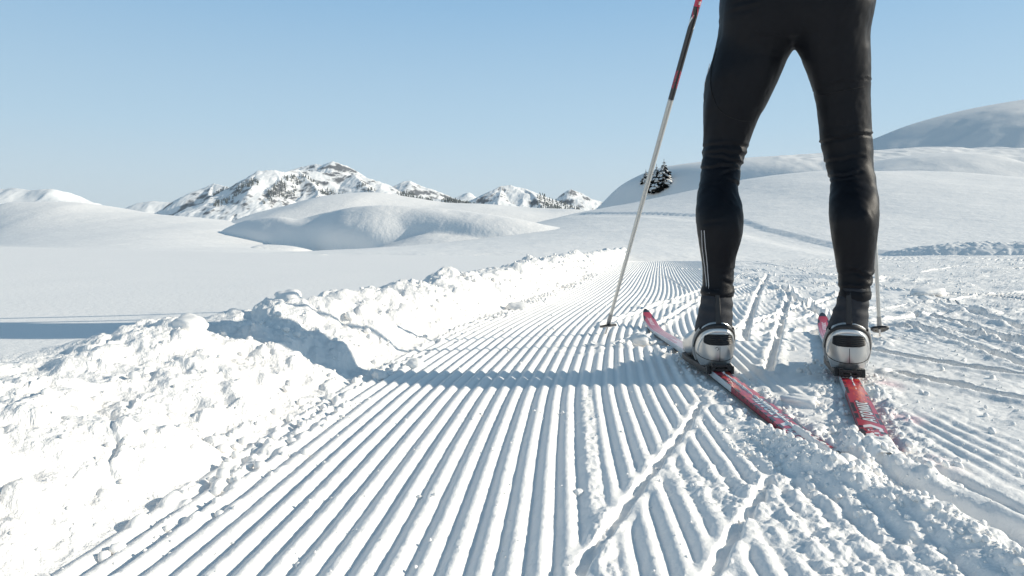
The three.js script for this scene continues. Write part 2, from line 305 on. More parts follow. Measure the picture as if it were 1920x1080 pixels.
// long white slope on the left
{
  const D = 72, c = crestFn([[-900, 385], [-400, 376], [0, 379], [80, 378], [160, 381], [220, 391], [300, 402], [380, 408], [440, 415], [520, 424], [600, 440], [700, 462], [900, 490]], D);
  hillMesh('hill', 'long smooth white slope rising behind the untouched plain', -110, -3, 12.5, 110, 220, 160, (x, z) => {
    const ze = x > -3.6 ? 13.2 : 13.2 + (-3.6 - x) * 1.05, t = (z - ze) / Math.max(D - ze, 8);
    
    const h = t < 0 ? PLAIN + .3 * (z - ze) * .1 : lerp(PLAIN, c(x), t < 1 ? 1 - Math.pow(1 - t, 1.5) : 1 - .25 * (t - 1) * (t - 1) - .1 * (t - 1));
    return h - .015 - 1.2 * Math.max(0, x + 4.6) + .12 * noise(x * .09, z * .09, 301) * sstep(0, .3, t) + .03 * noise(x * .4, z * .25, 302) * sstep(0, .2, t) + .018 * fbm(x * .9, z * .35, 303, 3) * sstep(0, .1, t);
  });
}
// rounded drifts in the middle
{
  const domes = [ // centre px, crest row, distance, half widths left / right (px), front / back (m), falloff left / right
      { c: 705, y: 386, D: 46, l: 160, r: 440, f: 9, b: 12, ql: .42, qr: 1.2, sk: 1.15 }, { c: 510, y: 407, D: 50, l: 72, r: 150, f: 6, b: 8, ql: .36, qr: 1, sk: 1 },
      { c: 500, y: 458, D: 40, l: 46, r: 150, f: 3, b: 5, ql: .6, qr: 1.1 }, { c: 850, y: 432, D: 42, l: 240, r: 340, f: 10, b: 10, ql: 1.5, qr: 1.5 },
    ].map(d => { const k = d.D / F; return { ...d, x: (d.c - 960) * k, h: EYE + (HOR - d.y) * k + 1.0, l: d.l * k, r: d.r * k }; });
  hillMesh('hill', 'rounded wind-shaped snow dome with a shaded left flank', -26, 14, 26, 62, 360, 280, (x, z) => {
    const wx = x + .5 * noise(x * .25, z * .25, 311), wz = z + .9 * noise(x * .2, z * .2, 312); let h = -1.6;
    for (const d of domes) { const cx = d.x + (d.sk || 0) * Math.max(-3, d.D - wz), a = (wx - cx) / (wx < cx ? d.l : d.r), b = (wz - d.D) / (wz < d.D ? d.f : d.b), r = a * a + b * b; if (r < 1) h = smax(h, -1 + d.h * Math.pow(1 - r, lerp(d.ql, d.qr, Math.min(sstep(-.95, .1, a), 1 - .75 * sstep(.1, -.7, b) * (1 - sstep(.1, .7, a))))), .3); }
    return h + .05 * fbm(x * .6, z * .6, 313, 3);
  });
  const D = 84, c = crestFn([[380, 470], [440, 432], [500, 408], [560, 389], [610, 373], [660, 365], [720, 363], [780, 372], [830, 380], [900, 383], [950, 386], [1000, 391], [1060, 393], [1110, 397], [1180, 405], [1300, 420]], D);
  hillMesh('hill', 'broad smooth snow dome behind the rounded drift', -38, 24, 52, 120, 300, 170, (x, z) => {
    const t = (z - D) / (z < D ? 30 : 36); return lerp(-3, c(x), Math.pow(Math.max(0, 1 - t * t), .8)) + .22 * noise(x * .13, z * .13, 321) * Math.abs(t) * 2 + .12 * noise(x * .3, z * .2, 322) * Math.min(1, Math.abs(t) * 3);
  });
}
// wide slope on the right, with a cut track
const KD = 62, kc = crestFn([[700, 470], [900, 440], [1040, 408], [1095, 396], [1180, 380], [1260, 364], [1330, 350], [1400, 335], [1470, 326], [1540, 321], [1640, 321], [1760, 322], [1920, 347], [2100, 372], [2500, 400]], KD);
const slopeK = (x, z) => { const t = (z - 15) / (KD - 15); return lerp(-.1, kc(x), t < 1 ? Math.max(t, 0) ** 1.25 * (1.12 - .12 * t ** 4) : 1 - .2 * (t - 1) - .35 * (t - 1) ** 2) + .1 * noise(x * .1, z * .1, 331) + .03 * fbm(x * .5, z * .35, 332, 4) - .9 * (1 - sstep(-.1, .1, t)); };
function hitSurface(px, py, fn, z0, z1) { for (let z = z0; z < z1; z += .05) { const p = atPx(px, py, z); if (fn(p[0], z) >= p[1]) return [p[0], z]; } return [atPx(px, py, z1)[0], z1]; }
{
  const line = [[1100, 399], [1190, 398], [1310, 402], [1395, 412], [1440, 428], [1490, 441], [1560, 456], [1600, 463], [1660, 471]].map(([a, b]) => hitSurface(a, b, slopeK, 15, 60));
  const NU = 420, NV = 300;
  hillMesh('hill', 'wide bright snow slope on the right with a cut track', -14, 75, 15, 100, NU, NV, (x, z) => {
    let h = slopeK(x, z); const [d, side] = segDist(x, z, line);
    if (d < 4) { if (side < 0) h -= .1 * sstep(0, .1, d) * (1 - sstep(.9, 2.4, d)); }
    return h;
  });
}
// shaded hills behind it
{
  const D = 150, c = crestFn([[1000, 470], [1080, 425], [1130, 382], [1165, 348], [1205, 326], [1245, 313], [1310, 304], [1400, 298], [1540, 289], [1700, 285], [1900, 300], [2200, 330]], D);
  const L = (x, z) => { const t = (z - D) / (z < D ? 62 : 50); return lerp(-6, c(x - Math.max(0, D - z) * .8), Math.pow(Math.max(0, 1 - Math.abs(t) ** 2.2), .9)) + .5 * noise(x * .06, z * .06, 341) * Math.min(1, Math.abs(t) * 3) + .5 * fbm(x * .25, z * .16, 342, 3) * sstep(40, 60, x) * Math.min(1, Math.abs(t) * 4 + .2); };
  hillMesh('hill', 'hill behind the wide slope, its left flank in blue shade', 0, 150, 90, 200, 300, 200, L);
  globalThis.hillL = L;
  const D2 = 260, c2 = crestFn([[1300, 430], [1450, 370], [1560, 300], [1635, 263], [1700, 236], [1780, 213], [1850, 198], [1920, 188], [2050, 178], [2300, 190], [2700, 260]], D2);
  hillMesh('hill', 'large shaded dome on the right skyline', 60, 360, 150, 360, 320, 220, (x, z) => {
    const t = (z - D2) / (z < D2 ? 105 : 95); return lerp(-4, c2(x - Math.max(0, D2 - z) * .5), Math.pow(Math.max(0, 1 - Math.abs(t) ** 2), .85)) + 2.6 * fbm(x * .02, z * .03, 351, 3) * Math.min(1, Math.abs(t) * 3) + .9 * fbm(x * .06, z * .09, 352, 3) * Math.min(1, Math.abs(t) * 4);
  });
  const D3 = 115, c3 = crestFn([[1380, 400], [1480, 350], [1560, 326], [1640, 303], [1700, 294], [1745, 291], [1768, 293], [1800, 305], [1850, 312], [1920, 315], [2100, 322], [2500, 350]], D3);
  hillMesh('hill', 'low pale shoulder between the wide slope and the shaded dome', 34, 140, 70, 150, 220, 140, (x, z) => { const t = (z - D3) / (z < D3 ? 42 : 34); return lerp(-4, c3(x), Math.pow(Math.max(0, 1 - Math.abs(t) ** 2), .9)) + .25 * fbm(x * .15, z * .15, 355, 3) * Math.min(1, Math.abs(t) * 4); });
  // shaded rough bank at the right end of the trampled snow
  hillMesh('snow_bank', 'rough shaded snow bank at the far right edge of the trail', 9.5, 19, 12.5, 22.5, 380, 240, (x, z) => {
    const zc = 19 - .62 * (x - 12), px = 960 + x / zc * F, top = EYE + (HOR - polyl([[1640, 474], [1700, 468], [1740, 461], [1800, 456], [1860, 453], [1920, 455], [2100, 452]])(px)) * zc / F, t = (z - zc) / 1.7;
    return -.35 + (top + .35) * sstep(9.7, 11.2, x) * Math.pow(Math.max(0, 1 - t * t), .5) + .05 * lumps(x, z, .3, 361, .5) + .05 * lumps(x, z, .12, 362, .5) + .04 * fbm(x * 3, z * 3, 363, 3);
  }, M.plain);
}
// far snow country under everything, to the horizon
tag(mesh('snow_ground', gridGeo(48, 48, (a, b) => { const r = 30 * Math.pow(400, b), t = a * 2 * Math.PI; return [r * Math.sin(t), -2.2 - r * .02, r * Math.cos(t)]; }), M.hill), 'snow country reaching to the horizon', null, null, 'structure');
// mountains: ridge lines with falling flanks
function mountain(label, ridges, x0, x1, z0, z1, nu, nv, opt) {
  const segs = []; for (const r of ridges) { const p = r.pts.map(([px, py, D]) => atPx(px, py, D)); for (let i = 0; i + 1 < p.length; i++) segs.push([p[i], p[i + 1], r.slope || .62]); }
  const s = opt.scale, H = (x, z) => {
    const wx = x + 14 * s * noise(x / (90 * s), z / (90 * s), 401), wz = z + 40 * s * noise(x / (120 * s), z / (120 * s), 402); let h = -200 * s, dm = 1e9;
    for (const [a, b, sl] of segs) {
      const bx = b[0] - a[0], bz = b[2] - a[2], t = clamp(((wx - a[0]) * bx + (wz - a[2]) * bz) / (bx * bx + bz * bz), 0, 1), d = Math.hypot(wx - a[0] - bx * t, wz - a[2] - bz * t), y = lerp(a[1], b[1], t) - sl * d;
      if (y > h) { h = y; dm = d; }
    }
    const k = sstep(0, 60 * s, dm);
    return h + k * s * (6 * (1 - 2 * Math.abs(noise(x / (75 * s), z / (95 * s), 411))) + 4 * fbm(x / (30 * s), z / (34 * s), 421, 3)) + s * 1 * (noise(x / (11 * s), z / (14 * s), 431) + noise(x / (5 * s), z / (6 * s), 433));
  };
  const g = gridGeo(nu, nv, (a, b) => { const x = lerp(x0, x1, a), z = lerp(z0, z1, b); return [x, H(x, z), z]; }, { color: () => [.9, .9, .905] });
  const n = g.attributes.normal.array, p = g.attributes.position.array, c = g.attributes.color.array;
  for (let i = 0; i < n.length / 3; i++) {           // bare rock where it is too steep for snow to lie
    const x = p[i * 3], y = p[i * 3 + 1], z = -p[i * 3 + 2], steep = 1 - n[i * 3 + 1], patch = fbm(x / (40 * s), z / (40 * s) + y / (30 * s), 441, 3), r = sstep(.0, .09, steep - opt.rock + .16 * patch) * sstep(-.1, .25, patch + opt.patch);
    c[i * 3] = lerp(.91, .115, r); c[i * 3 + 1] = lerp(.9, .118, r); c[i * 3 + 2] = lerp(.885, .13, r);
  }
  tag(mesh('mountain', g, M.mountain), label, null, null, 'structure');
  return H;
}
const treeGeo = (() => { const a = new THREE.ConeGeometry(.19, .55, 6); a.translate(0, .3, 0); const b = new THREE.ConeGeometry(.14, .5, 6); b.translate(0, .72, 0); const t = new THREE.CylinderGeometry(.03, .04, .2, 5); t.translate(0, .0, 0); return mergeGeometries([a, b, t]); })();
const treeMat = new THREE.MeshStandardMaterial({ color: 0xffffff, roughness: .9 });
function wood(label, H, n, sizes, pickFn) {          // far-off conifers too many and too small to count
  const m = new THREE.InstancedMesh(treeGeo, treeMat, n), M4 = new THREE.Matrix4(), q = new THREE.Quaternion(), c = new THREE.Color(); let k = 0, guard = 0;
  while (k < n && guard++ < n * 60) { const p = pickFn(); if (!p) continue; const h = sizes[0] + (sizes[1] - sizes[0]) * rnd(); M4.compose(V(p[0], H(p[0], p[1]) - h * .05, p[1]), q.setFromAxisAngle(new THREE.Vector3(0, 1, 0), rnd() * 6), new THREE.Vector3(h * (1 + .4 * rnd()), h, h * (1 + .4 * rnd()))); m.setMatrixAt(k, M4); const s = rnd() * .1; m.setColorAt(k, c.setRGB(.045 + s, .055 + s, .05 + s)); k++; }
  m.count = k; m.name = numbered('conifer_wood'); m.castShadow = m.receiveShadow = true; scene.add(m); return tag(m, label, 'wood', null, 'stuff');
}
{
  const X = (px, D) => (px - 960) / F * D;
  const C = mountain('main rocky snow mountain left of centre with a long summit ridge', [
    { pts: [[250, 440, 2880], [305, 403, 2820], [345, 374, 2740], [382, 352, 2660], [402, 345, 2620], [428, 351, 2580], [440, 356, 2560], [462, 344, 2510], [476, 328, 2480], [487, 319, 2450], [515, 319, 2480], [535, 323, 2500], [560, 318, 2560], [690, 333, 2620], [722, 345, 2640], [760, 362, 2660], [830, 385, 2700]] },
    { pts: [[487, 319, 2450], [470, 352, 2330], [448, 392, 2220], [440, 425, 2100]], slope: .75 }, { pts: [[402, 345, 2620], [385, 385, 2420], [360, 420, 2250]], slope: .7 },
    { pts: [[560, 318, 2560], [590, 355, 2380], [610, 400, 2150]], slope: .5 }, { pts: [[660, 325, 2600], [700, 362, 2400], [730, 395, 2200]], slope: .5 }, { pts: [[515, 319, 2480], [520, 365, 2300], [530, 410, 2120]], slope: .6 },
    { pts: [[540, 322, 2760], [578, 309, 2800], [592, 308, 2800], [604, 311, 2800], [622, 304, 2800], [645, 311, 2790], [672, 326, 2760], [722, 347, 2740]] },
  ], X(215, 2400), X(860, 2400), 1950, 2950, 420, 200, { scale: 1, rock: .18, patch: .05 });
  wood('scattered dark conifers on the face of the main mountain', C, 950, [8, 15], () => { const px = 400 + rnd() * 370, D = 2080 + rnd() * 420, x = X(px, D), v = fbm(x / 60, D / 90, 501, 2), y = C(x, D), row = HOR - (y - EYE) / D * F; return row > 330 && row < 415 && v > .04 + (px < 480 ? .12 : 0) ? [x, D] : null; });
  mountain('pale far mountain at the left edge behind the white slope', [{ pts: [[-200, 372, 3200], [-60, 355, 3200], [25, 352, 3200], [60, 357, 3200], [105, 355, 3200], [128, 361, 3200], [160, 382, 3200], [200, 420, 3200]], slope: .5 }], X(-300, 3200), X(240, 3200), 2800, 3500, 160, 90, { scale: 1.1, rock: .6, patch: -.4 });
  mountain('low far snow peak between the white slope and the main mountain', [{ pts: [[190, 425, 3600], [235, 391, 3600], [268, 380, 3600], [286, 377, 3600], [330, 379, 3620], [400, 395, 3620]], slope: .5 }], X(170, 3600), X(420, 3600), 3250, 3900, 140, 90, { scale: 1, rock: .42, patch: -.05 });
  mountain('pointed far peak right of the main mountain', [{ pts: [[700, 380, 3000], [742, 352, 3000], [756, 339, 3000], [770, 338, 3000], [800, 351, 3020], [840, 366, 3040], [890, 385, 3060]] }], X(690, 3000), X(920, 3000), 2700, 3300, 130, 80, { scale: .9, rock: .2, patch: .05 });
  mountain('small distant white peak in the gap of the skyline', [{ pts: [[840, 392, 4200], [868, 365, 4200], [880, 360, 4200], [896, 369, 4200], [925, 390, 4200]] }], X(820, 4200), X(950, 4200), 3900, 4500, 90, 60, { scale: 1, rock: .5, patch: -.2 });
  const Dm = mountain('low wooded ridge running right from the main mountain', [{ pts: [[715, 352, 1900], [745, 360, 1900], [790, 368, 1880], [840, 375, 1860], [885, 383, 1850], [940, 396, 1840]], slope: .35 }], X(700, 1850), X(960, 1850), 1600, 2100, 140, 70, { scale: .7, rock: .9, patch: -1 });
  wood('dark band of conifers along the low ridge right of the main mountain', Dm, 420, [7, 13], () => { const px = 738 + rnd() * 155, D = 1740 + rnd() * 170, x = X(px, D), v = noise(x / 40, D / 40, 503); return v > -.25 ? [x, D] : null; });
  const E = mountain('white pyramid mountain in the centre of the skyline', [{ pts: [[840, 402, 2100], [885, 379, 2100], [912, 364, 2120], [942, 348, 2140], [962, 346, 2140], [986, 353, 2150], [1012, 363, 2160], [1050, 378, 2170], [1100, 398, 2180]] }, { pts: [[945, 348, 2140], [935, 375, 2020], [930, 400, 1900]], slope: .5 }, { pts: [[986, 353, 2150], [1010, 380, 2040], [1030, 405, 1900]], slope: .5 }], X(820, 2100), X(1120, 2100), 1820, 2400, 200, 110, { scale: .8, rock: .2, patch: .05 });
  wood('conifers at the foot and right shoulder of the white pyramid mountain', E, 330, [8, 14], () => { const a = rnd() < .55; const px = a ? 1008 + rnd() * 80 : 938 + rnd() * 45, D = a ? 1960 + rnd() * 200 : 1900 + rnd() * 40, x = X(px, D); return [x, D]; });
  mountain('sharp grooved peak at the right end of the mountain skyline', [{ pts: [[1010, 395, 2700], [1045, 374, 2700], [1062, 361, 2700], [1074, 355, 2700], [1090, 362, 2710], [1105, 371, 2720], [1128, 376, 2730], [1160, 390, 2740]] }], X(1000, 2700), X(1180, 2700), 2400, 3000, 140, 90, { scale: .8, rock: .22, patch: .1 });
}

// ------------------------------------------------------------------ implicit surfaces (bodies, boots)
function surfaceNet(f, lo, hi, cell) {                // meshes f = 0 inside the box; returns indexed geometry in right / up / front axes
  const n = [0, 1, 2].map(k => Math.ceil((hi[k] - lo[k]) / cell) + 1), [nx, ny, nz] = n, v = new Float32Array(nx * ny * nz);
  for (let k = 0, q = 0; k < nz; k++) for (let j = 0; j < ny; j++) for (let i = 0; i < nx; i++, q++) v[q] = f(lo[0] + i * cell, lo[1] + j * cell, lo[2] + k * cell);
  const id = new Int32Array(nx * ny * nz).fill(-1), pos = [], idx = [], off = [0, 1, nx, nx + 1, nx * ny, nx * ny + 1, nx * ny + nx, nx * ny + nx + 1];
  const edges = [[0, 1], [2, 3], [4, 5], [6, 7], [0, 2], [1, 3], [4, 6], [5, 7], [0, 4], [1, 5], [2, 6], [3, 7]];
  for (let k = 0; k < nz - 1; k++) for (let j = 0; j < ny - 1; j++) for (let i = 0; i < nx - 1; i++) {
    const q = i + nx * (j + ny * k); let m = 0; for (let c = 0; c < 8; c++) if (v[q + off[c]] < 0) m |= 1 << c;
    if (m === 0 || m === 255) continue;
    let sx = 0, sy = 0, sz = 0, cnt = 0;
    for (const [a, b] of edges) { if ((m >> a & 1) === (m >> b & 1)) continue; const va = v[q + off[a]], t = va / (va - v[q + off[b]]); sx += lerp(a & 1, b & 1, t); sy += lerp(a >> 1 & 1, b >> 1 & 1, t); sz += lerp(a >> 2, b >> 2, t); cnt++; }
    let p = [lo[0] + (i + sx / cnt) * cell, lo[1] + (j + sy / cnt) * cell, lo[2] + (k + sz / cnt) * cell];
    id[q] = pos.length / 3; pos.push(...p);
  }
  const quad = (a, b, c, d, flip) => { if (a < 0 || b < 0 || c < 0 || d < 0) return; flip ? idx.push(a, c, b, b, c, d) : idx.push(a, b, c, b, d, c); };
  for (let k = 1; k < nz - 1; k++) for (let j = 1; j < ny - 1; j++) for (let i = 1; i < nx - 1; i++) {
    const q = i + nx * (j + ny * k), s = v[q] < 0;
    if (s !== v[q + 1] < 0) quad(id[q - nx - nx * ny], id[q - nx * ny], id[q - nx], id[q], !s);
    if (s !== v[q + nx] < 0) quad(id[q - 1 - nx * ny], id[q - 1], id[q - nx * ny], id[q], !s);
    if (s !== v[q + nx * ny] < 0) quad(id[q - 1 - nx], id[q - nx], id[q - 1], id[q], !s);
  }
  return { pos, idx };
}
const grad = (f, x, y, z, e = .0015) => { const g = [f(x + e, y, z) - f(x - e, y, z), f(x, y + e, z) - f(x, y - e, z), f(x, y, z + e) - f(x, y, z - e)], l = Math.hypot(...g) || 1; return [g[0] / l, g[1] / l, g[2] / l, l / (2 * e)]; };
function solid(f, lo, hi, cell, disp) {               // mesh, pull onto the surface, push out by disp(x, y, z); world z is -front
  const { pos, idx } = surfaceNet(f, lo, hi, cell), n = pos.length / 3, P = new Float32Array(pos.length), uv = [];
  for (let i = 0; i < n; i++) {
    let p = [pos[i * 3], pos[i * 3 + 1], pos[i * 3 + 2]];
    for (let r = 0; r < 2; r++) { const g = grad(f, ...p), d = clamp(f(...p) / Math.max(g[3], .3), -cell, cell); p = [p[0] - g[0] * d, p[1] - g[1] * d, p[2] - g[2] * d]; }
    if (disp) { const g = grad(f, ...p), d = disp(...p); p = [p[0] + g[0] * d, p[1] + g[1] * d, p[2] + g[2] * d]; }
    P[i * 3] = p[0]; P[i * 3 + 1] = p[1]; P[i * 3 + 2] = -p[2]; uv.push(p[0] + p[2], p[1]);
  }
  return geo(P, idx, uv);
}
const smin = (a, b, k) => { const h = Math.max(k - Math.abs(a - b), 0) / k; return Math.min(a, b) - h * h * k * .25; };
function cap(x, y, z, a, b, ra, rb) {                 // tapered capsule
  const bx = b[0] - a[0], by = b[1] - a[1], bz = b[2] - a[2], t = clamp(((x - a[0]) * bx + (y - a[1]) * by + (z - a[2]) * bz) / (bx * bx + by * by + bz * bz), 0, 1);
  return Math.hypot(x - a[0] - bx * t, y - a[1] - by * t, z - a[2] - bz * t) - lerp(ra, rb, t);
}
const ell = (x, y, z, c, r) => { const k = Math.hypot((x - c[0]) / r[0], (y - c[1]) / r[1], (z - c[2]) / r[2]); return (k - 1) * Math.min(...r); };
function tubeAlong(pts, r, seg = 6, closed = false) { // pts in right / up / front
  const c = new THREE.CatmullRomCurve3(pts.map(p => V(...p)), closed); return new THREE.TubeGeometry(c, Math.max(8, pts.length * 3), r, seg, closed);
}
function onSurface(f, p, dir, reach) {                // march from p along dir until the surface
  let q = [...p]; for (let i = 0; i < 90; i++) { const d = f(...q); if (d < .0003) break; const s = Math.max(d * .6, .0004); q = [q[0] + dir[0] * s, q[1] + dir[1] * s, q[2] + dir[2] * s]; reach -= s; if (reach < 0) break; } return q;
}
function patch(f, na, nb, fn, thick) {                // raised patch on a surface: fn(a, b) -> [start, dir]; edges sink in
  return gridGeo(na, nb, (a, b) => { const [p, d] = fn(a, b), q = onSurface(f, p, d, .3), g = grad(f, ...q), t = thick(a, b); return [q[0] + g[0] * t, q[1] + g[1] * t, q[2] + g[2] * t]; }, { uv: true });
}

// ------------------------------------------------------------------ materials of the skier's things
const rgb = (r, g, b) => new THREE.Color().setRGB(r, g, b);
function weaveTex() { const n = 256, d = new Uint8Array(n * n * 4); for (let j = 0; j < n; j++) for (let i = 0; i < n; i++) { const v = 110 + 70 * Math.sin(i / n * Math.PI * 2 * 32) * Math.cos(j / n * Math.PI * 2 * 32) + 60 * hsh(i, j, 5); for (let c = 0; c < 3; c++) d[(j * n + i) * 4 + c] = clamp(v, 0, 255); d[(j * n + i) * 4 + 3] = 255; } const t = new THREE.DataTexture(d, n, n); t.wrapS = t.wrapT = THREE.RepeatWrapping; t.magFilter = THREE.LinearFilter; t.repeat.set(18, 18); t.needsUpdate = true; return t; }
const weave = weaveTex();
const K = {
  tights: new THREE.MeshPhysicalMaterial({ color: rgb(.0075, .0085, .0115), roughness: .47, specularIntensity: .26, bumpMap: weave, bumpScale: .0002 }),
  jacket: new THREE.MeshStandardMaterial({ color: rgb(.022, .024, .03), roughness: .7, bumpMap: weave, bumpScale: .0003 }),
  seam: new THREE.MeshStandardMaterial({ color: rgb(.006, .006, .007), roughness: .8 }),
  reflective: new THREE.MeshStandardMaterial({ color: rgb(.42, .42, .43), roughness: .45 }),
  skin: new THREE.MeshStandardMaterial({ color: rgb(.5, .3, .22), roughness: .55 }),
  hat: new THREE.MeshStandardMaterial({ color: rgb(.03, .035, .05), roughness: .9, bumpMap: weave, bumpScale: .0008 }),
  shell: new THREE.MeshPhysicalMaterial({ color: rgb(.46, .46, .455), metalness: .75, roughness: .34, clearcoat: .3, clearcoatRoughness: .3 }),
  band: new THREE.MeshPhysicalMaterial({ color: rgb(.72, .72, .71), metalness: .5, roughness: .3, clearcoat: .4 }),
  greyPlastic: new THREE.MeshStandardMaterial({ color: rgb(.3, .3, .3), roughness: .5 }),
  rubber: new THREE.MeshStandardMaterial({ color: rgb(.018, .018, .02), roughness: .55 }),
  softBlack: new THREE.MeshStandardMaterial({ color: rgb(.016, .019, .026), roughness: .75, bumpMap: weave, bumpScale: .0004 }),
  plasticBlack: new THREE.MeshStandardMaterial({ color: rgb(.012, .012, .013), roughness: .35 }),
  steel: new THREE.MeshStandardMaterial({ color: rgb(.55, .55, .56), metalness: .9, roughness: .3 }),
  sidewall: null, poleSilver: new THREE.MeshPhysicalMaterial({ color: rgb(.52, .52, .5), metalness: .45, roughness: .36, clearcoat: .3 }),
  crumb: new THREE.MeshStandardMaterial({ color: rgb(.93, .9, .865), roughness: .65 }), cork: new THREE.MeshStandardMaterial({ color: rgb(.04, .04, .045), roughness: .8 }),
  snowOn: new THREE.MeshStandardMaterial({ color: rgb(.93, .9, .865), roughness: .65, bumpMap: fineGrain, bumpScale: .002 }),
};

// ------------------------------------------------------------------ skis
function canvas(w, h, draw) { const c = document.createElement('canvas'); c.width = w; c.height = h; const g = c.getContext('2d'); draw(g, w, h); const t = new THREE.CanvasTexture(c); t.colorSpace = THREE.SRGBColorSpace; t.anisotropy = 8; return t; }
function topPrint(sd) {
  return canvas(2048, 64, (g, w, h) => {
    g.fillStyle = '#c4213c'; g.fillRect(0, 0, w, h);
    const gr = g.createLinearGradient(0, 0, w, 0); gr.addColorStop(0, '#b81c36'); gr.addColorStop(.3, '#c9243d'); gr.addColorStop(.45, '#c13a4c'); gr.addColorStop(.55, '#d9c4c6'); gr.addColorStop(.8, '#dcb9bc'); gr.addColorStop(.92, '#c7505d'); gr.addColorStop(.97, '#c02038'); gr.addColorStop(1, '#b01a30'); g.fillStyle = gr; g.fillRect(0, 0, w, h);
    let q = sd; const r = () => hsh(q++, 3, sd);
    g.fillStyle = '#16121a';
    for (let i = 0; i < 60; i++) { const x = r() * 700, top = r() < .5; g.fillRect(x, top ? 0 : h - 9, 8 + r() * 16, 9); }               // checks along both edges
    for (let i = 0; i < 26; i++) g.fillRect(r() * 210, r() * h, 6 + r() * 14, 6 + r() * 8);
    g.fillStyle = '#e8e4e2'; for (let i = 0; i < 30; i++) g.fillRect(20 + r() * 190, 8 + r() * (h - 16), 4 + r() * 10, 3 + r() * 6);
    g.fillStyle = '#efe9e6'; g.beginPath(); g.moveTo(205, 54); g.lineTo(225, 54); g.lineTo(246, 30); g.lineTo(236, 10); g.lineTo(218, 10); g.lineTo(226, 30); g.fill();
    g.font = 'italic bold 46px sans-serif'; g.lineWidth = 7; g.strokeStyle = '#141016'; g.fillStyle = '#f1efee'; g.strokeText('ATOMIC', 262, 49); g.fillText('ATOMIC', 262, 49);
    g.fillStyle = '#e2552f'; for (let i = 0; i < 40; i++) g.fillRect(430 + r() * 330, r() * h, 10 + r() * 20, 4 + r() * 8);
    g.strokeStyle = '#b8323f'; g.lineWidth = 3; for (let i = 0; i < 9; i++) { const y = 6 + i * 6.5; g.beginPath(); g.moveTo(1200 + r() * 300, y); g.lineTo(1900, y + (r() - .5) * 8); g.stroke(); }
    g.fillStyle = '#18131a'; g.fillRect(2010, 0, 38, h); g.fillRect(1930, 0, 40, 10); g.fillRect(1930, h - 10, 40, 10);
    g.fillStyle = '#ece6e4'; g.font = 'italic bold 30px sans-serif'; g.fillText('ATOMIC', 1820, 42);
  });
}
const sidePrint = canvas(2048, 32, (g, w, h) => {
  g.fillStyle = '#b9c2c8'; g.fillRect(0, 0, w, h); g.fillStyle = '#8c1430'; g.fillRect(0, 0, 560, h); g.fillStyle = '#16121a'; for (let i = 0; i < 24; i++) g.fillRect(i * 22 + 5 * (i % 3), 0, 9, h * .4);
  g.font = 'italic bold 27px sans-serif'; g.fillStyle = '#c81f52'; g.save(); g.translate(770, 26); g.scale(1.5, 1); g.fillText('ATOMIC', 0, 0); g.restore(); g.fillStyle = '#1a1618'; g.fillRect(1900, 0, 148, h); g.fillRect(0, h - 6, w, 6);
});
